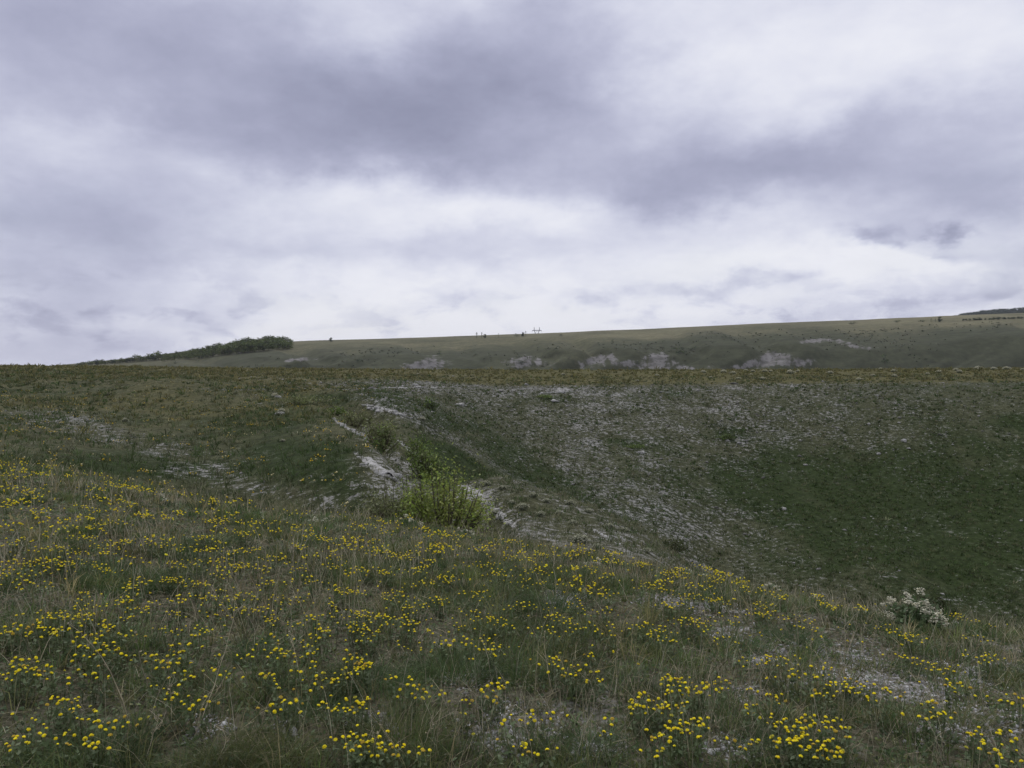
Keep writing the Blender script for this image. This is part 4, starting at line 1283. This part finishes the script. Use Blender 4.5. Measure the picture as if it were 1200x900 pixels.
# ------------------------------------------------------------------ distant trees
def tree_kit(seed, pal, h=10.0, w=8.0, nl=420, lowcrown=.12):
    r_ = np.random.default_rng(seed)
    tr, cr = Bag(), Bag()
    tr.tube([(0, 0, -.4), (.1, 0, h * .3), (.0, .1, h * .7)], [h * .028, h * .02, h * .008], (.075, .06, .045), 6)
    for k in range(6):
        a = k * 1.1
        tr.tube([(0, 0, h * (.2 + .07 * k)), (math.cos(a) * w * .2, math.sin(a) * w * .2, h * (.38 + .06 * k)), (math.cos(a) * w * .36, math.sin(a) * w * .36, h * (.5 + .06 * k))], [h * .011, h * .008, h * .003], (.075, .06, .045), 4)
    for k in range(16):
        a, rr = r_.uniform(0, 6.28), math.sqrt(r_.uniform(0, 1))
        zc = r_.uniform(lowcrown + .12, .88)
        prof = math.sqrt(max(.08, 1 - ((zc - .5) / .52) ** 2))
        c = np.array([math.cos(a) * rr * w * .42 * prof, math.sin(a) * rr * w * .42 * prof, zc * h])
        base = np.asarray(pal[r_.integers(len(pal))]) * r_.uniform(.7, 1.3)
        m = nl // 16
        p = c + r_.normal(0, 1, (m, 3)) * np.array([w * .105, w * .105, h * .075])
        p[:, 2] = np.maximum(p[:, 2], lowcrown * h)
        cr.leaves(p, r_.uniform(.5, 1.2, m) * min(w, h) * .125, np.clip(base * (1 + .15 * r_.normal(size=(m, 1))), .004, 1), .2)
    mt, mc = tr.mesh('trunk'), cr.mesh('crown')
    mt.materials.append(M_BARK)
    mc.materials.append(M_TREE)
    return mt, mc


TP = [(.085, .118, .034), (.105, .135, .042), (.072, .100, .030), (.125, .145, .052)]
TD = [(.034, .056, .028), (.042, .064, .032)]
KITS = [tree_kit(200 + i, TP, 10, 9 + i, 480) for i in range(4)]
KDARK = [tree_kit(220 + i, TD, 10, 7 + i, 400) for i in range(3)]
KCOL = tree_kit(230, TD, 10, 4.0, 300, .06)
KBUSH = [tree_kit(240 + i, TD + TP[:1], 4, 9, 360, .0) for i in range(2)]


KITS = [tree_kit(300 + i, TP, 10, 11 + i, 620, .02) for i in range(4)]
KDARK = [tree_kit(320 + i, TD, 10, 9 + i, 560, .02) for i in range(3)]


def tree(name, kit, px, py, hpx, zone_, lab, cat, group, kh=10.0, dy=0.0, sx=1.0):
    g = at(px, py, *zone_)
    if dy:
        k = (g[1] + dy) / g[1]
        g = np.array([g[0] * k, g[1] * k, 0])
        g[2] = ground(g[0], g[1])
    s = hpx / FPX * g[1] / kh
    root = bpy.data.objects.new(name, None)
    root.empty_display_size = 1
    C.objects.link(root)
    root.location = g
    root.rotation_euler = (0, 0, rng.uniform(0, 6.28))
    root.scale = (s * sx, s * sx, s)
    tag(root, lab, cat, group)
    for nm, me in zip(('trunk', 'crown'), kit):
        c = bpy.data.objects.new(nm, me)
        C.objects.link(c)
        c.parent = root


GW = 'trees of the wood on the left skyline'
WB = lambda px: float(np.interp(px, [90, 120, 160, 190, 240, 290, 342], [429, 426.5, 423, 420.5, 415, 409.5, 404.5]))
WH = lambda px: float(np.interp(px, [190, 215, 240, 270, 290, 320, 335, 342], [6, 6.5, 8, 11, 13, 12.5, 10, 6]))
for row in range(3):
    for px in np.arange(192, 343, 4.6):
        px_ = px + rng.normal(0, 1.2)
        tree('deciduous_tree', KITS[rng.integers(4)], px_, WB(px_) + 1.0, WH(px_) * rng.uniform(.82, 1.05), (15, 16.0), 'rounded green tree in the dense wood on the left skyline', 'tree', GW, dy=-25 + row * 22)
ROWL = [(93, 3, 2.2), (98, 4, 1.3), (106, 4.5, 1.2), (113, 5.5, 1.1), (119, 5, 1.1), (126, 3.5, 1.4), (132, 4, 1.3), (138, 4, 1.4), (144, 4.5, 1.3), (150, 4, 1.5), (156, 4.5, 1.3), (161, 6.5, .8), (167, 4, 1.4), (172, 5, 1.1), (176, 6.5, .8), (181, 5, 1.3), (186, 8, 1.0), (190, 5.5, 1.2)]
for i, (px, h, sx) in enumerate(ROWL):
    tree('hedge_tree', KITS[i % 4] if i % 3 else KDARK[i % 3], px, WB(px) + 1.0, h * 1.3, (15, 16), 'small tree in the thin row on the left skyline, number %d from the left' % (i + 1) if False else 'small skyline tree left of the wood, %s from the left' % (ORD + ['eighteenth'])[i], 'tree', 'thin row of trees on the left skyline', sx=sx * 1.35)
SK = (15.2, 16.0)
GS = 'lone trees on the distant skyline'
for px, h, sx, kit, lab in ((388, 5, .9, KDARK[0], 'lone dark tree on the skyline just right of the wood'), (558.5, 7, 1, KCOL, 'slim dark tree on the skyline, tallest left of the pylon'), (564.5, 7, .8, KCOL, 'slim dark tree beside the tallest one left of the pylon'), (568, 4, .9, KDARK[1], 'tiny tree right of the two slim skyline trees'), (584.5, 5, .5, KCOL, 'thin lone tree midway between slim trees and pylon'),
                            (612.5, 5, .7, KDARK[2], 'small dark tree close to the left of the pylon'), (616, 7, .5, KCOL, 'thin tree nearest the pylon on its left'), (1090, 4.5, .6, KCOL, 'thin skyline tree on the right, left one of three'), (1095, 4, .6, KCOL, 'thin skyline tree on the right, middle one of three'), (1100.5, 5.5, .8, KDARK[1], 'thickest skyline tree on the right, last of three')):
    py = float(np.interp(px, [340, 450, 600, 750, 900, 1050, 1200], [401.5, 398.5, 394.7, 389.3, 383.4, 378.4, 373.0]))
    tree('skyline_tree', kit, px, py + .6, h + .6, SK, lab, 'tree', GS, sx=sx)
GB = 'dark bushes on the distant hill'
for px, py, h, sx, z_, lab in ((605.5, 394.6, 4, .9, SK, 'dark bush on the skyline left of the pylon'), (657, 393.4, 2, 1.2, SK, 'tiny bush on the skyline right of the pylon'), (999, 380.3, 3.4, 1.6, SK, 'wide dark bush on the skyline at right'), (1051, 378.2, 3.4, 1.2, SK, 'dark bush on the skyline left of the three thin trees'), (1080, 377.3, 2.6, 1.5, SK, 'low bush on the skyline beside the three thin trees'),
                               (797, 415, 8, .85, (13.6, 15), 'largest dark thicket on the distant chalk face'), (812, 410, 4, 1.7, (13.6, 15.2), 'flat dark thicket right above the largest one'), (718, 401, 4, .5, (14, 15.9), 'small dark bush high on the distant hill in the middle'), (850, 396, 3.5, .5, (14, 15.9), 'small dark bush high on the distant hill right of the thickets'),
                               (1036, 427, 12, .4, (13.3, 15), 'tall dark bush at the foot of the distant hill on the right'), (611, 428, 7, .8, (13.3, 15), 'green bush before the white scar of the distant hill'), (515, 416, 5, .6, (13.5, 15.5), 'small bush above the leftmost white scar'), (790, 409, 3, 1.2, (13.6, 15.3), 'flat bush left above the largest thicket'), (747, 427, 4, .7, (13.3, 15), 'small bush between two white scars'), (420, 424, 4, 1.2, (13.5, 15), 'low bush in the hollow of the distant hill on the left')):
    tree('hill_bush', KBUSH[rng.integers(2)], px, py, h, z_, lab, 'bush', GB, kh=4.0, sx=sx * 1.0)
GF = 'trees of the forest on the far right'
RB = lambda px: float(np.interp(px, [1110, 1125, 1150, 1200, 1240], [373.2, 371.2, 370.0, 368.3, 367]))
for row in range(4):
    for px in np.arange(1117 + row * 4, 1236, 2.8):
        px_ = px + rng.normal(0, .8)
        tree('forest_tree', KDARK[rng.integers(3)], px_, RB(px_) + 1.0, float(np.interp(px_, [1117, 1126, 1160, 1200], [4.5, 7.0, 7.0, 7.5])) * rng.uniform(.85, 1.1), (17.0, 18), 'dark tree of the forest on the far right ridge', 'tree', GF, dy=row * -45 + 40, sx=1.5)
for px in np.arange(1128, 1225, 3.6):
    px_ = px + rng.normal(0, 1)
    tree('forest_tree', KDARK[rng.integers(3)], px_, float(np.interp(px_, [1050, 1200], [378.6, 373.2])), 2.6 * rng.uniform(.7, 1.2), (15.2, 16), 'low dark tree along the field edge before the far right forest', 'tree', 'trees along the field edge at right', sx=1.7)

# ------------------------------------------------------------------ pylon behind the skyline
def pylon(px, pytop, dist, lab):
    x = (px - 600) / FPX * dist
    z0 = ground(x, dist)
    h = slope_of(pytop) * dist + EYE - z0
    root = bpy.data.objects.new('power_pylon', None)
    C.objects.link(root)
    root.location = (x, dist, z0)
    tag(root, lab, 'pylon')
    b, arm, ins = Bag(), Bag(), Bag()
    r = .66
    waist = h * .62
    bw, ww, tw = h * .11, h * .028, h * .15
    lev = [0, .2, .38, .52, .62]
    for sx in (-1, 1):
        for sy in (-1, 1):
            b.tube([(sx * bw, sy * bw, -.3), (sx * ww, sy * ww, waist)], r, (.2, .2, .23), 4)
            b.tube([(sx * ww, sy * ww, waist), (sx * tw, sy * ww * .7, h * .9)], r * .8, (.2, .2, .23), 4)
            b.tube([(sx * tw, sy * ww * .7, h * .9), (sx * tw * .95, 0, h * 1.06)], r * .8, (.2, .2, .23), 4)
    wid = lambda t: bw + (ww - bw) * t / .62
    for t0, t1 in zip(lev[:-1], lev[1:]):
        a0, a1 = wid(t0), wid(t1)
        for s in (-1, 1):
            b.tube([(-a0, s * a0, t0 * h), (a1, s * a1, t1 * h)], r * .55, (.2, .2, .23), 4)
            b.tube([(a0, s * a0, t0 * h), (-a1, s * a1, t1 * h)], r * .55, (.2, .2, .23), 4)
            b.tube([(s * a0, -a0, t0 * h), (s * a1, a1, t1 * h)], r * .55, (.2, .2, .23), 4)
            b.tube([(s * a0, a0, t0 * h), (s * a1, -a1, t1 * h)], r * .55, (.2, .2, .23), 4)
    aw = h * .27
    for z_ in (.86, .90):
        for sy in (-1, 1):
            arm.tube([(-aw, sy * .15, h * .88), (-tw, sy * ww * .7, h * z_), (tw, sy * ww * .7, h * z_), (aw, sy * .15, h * .88)], r * .38, (.2, .2, .23), 4)
    for k in np.linspace(-.9, .9, 13):
        arm.tube([(aw * k, -ww * .5, h * .862), (aw * (k + .06), ww * .5, h * .898)], r * .45, (.2, .2, .23), 4)
    for k in (-1, 0, 1):
        i_ = Bag()
        zt = h * (.875 if k else .86)
        i_.tube([(aw * .97 * k, 0, zt), (aw * .97 * k, 0, zt - h * .05), (aw * .97 * k, 0, zt - h * .09)], [.12, .2, .1], (.2, .2, .23), 5)
        i_.build('insulator', M_STEEL, root)
    b.build('lattice_mast', M_STEEL, root)
    arm.build('crossarm', M_STEEL, root)


pylon(629, 384.8, 1480, 'grey lattice power pylon standing alone behind the skyline')


# ------------------------------------------------------------------ the air between here and the far hills
M_HAZE, H_ = new_mat('thin_haze')
pv_ = H_.n.new('ShaderNodeVolumePrincipled')
pv_.inputs['Color'].default_value = (.86, .88, 1.0, 1)
pv_.inputs['Density'].default_value = 0.00006
pv_.inputs['Anisotropy'].default_value = 0.2
H_.l.new(pv_.outputs[0], H_.n.new('ShaderNodeOutputMaterial').inputs['Volume'])
zlo, zhi, ex = float(GZ.min()) - 1.0, float(GZ.max()) + 60.0, float(max(np.abs(XX).max(), np.abs(YY).max())) + 50.0
hv = [(x, y, z) for x in (-ex, ex) for y in (-ex, ex) for z in (zlo, zhi)]
hf = np.array([[0, 1, 3, 2], [4, 6, 7, 5], [0, 4, 5, 1], [2, 3, 7, 6], [0, 2, 6, 4], [1, 5, 7, 3]])
tag(link('haze', mesh_np('haze', hv, [hf]), M_HAZE), kind='stuff')
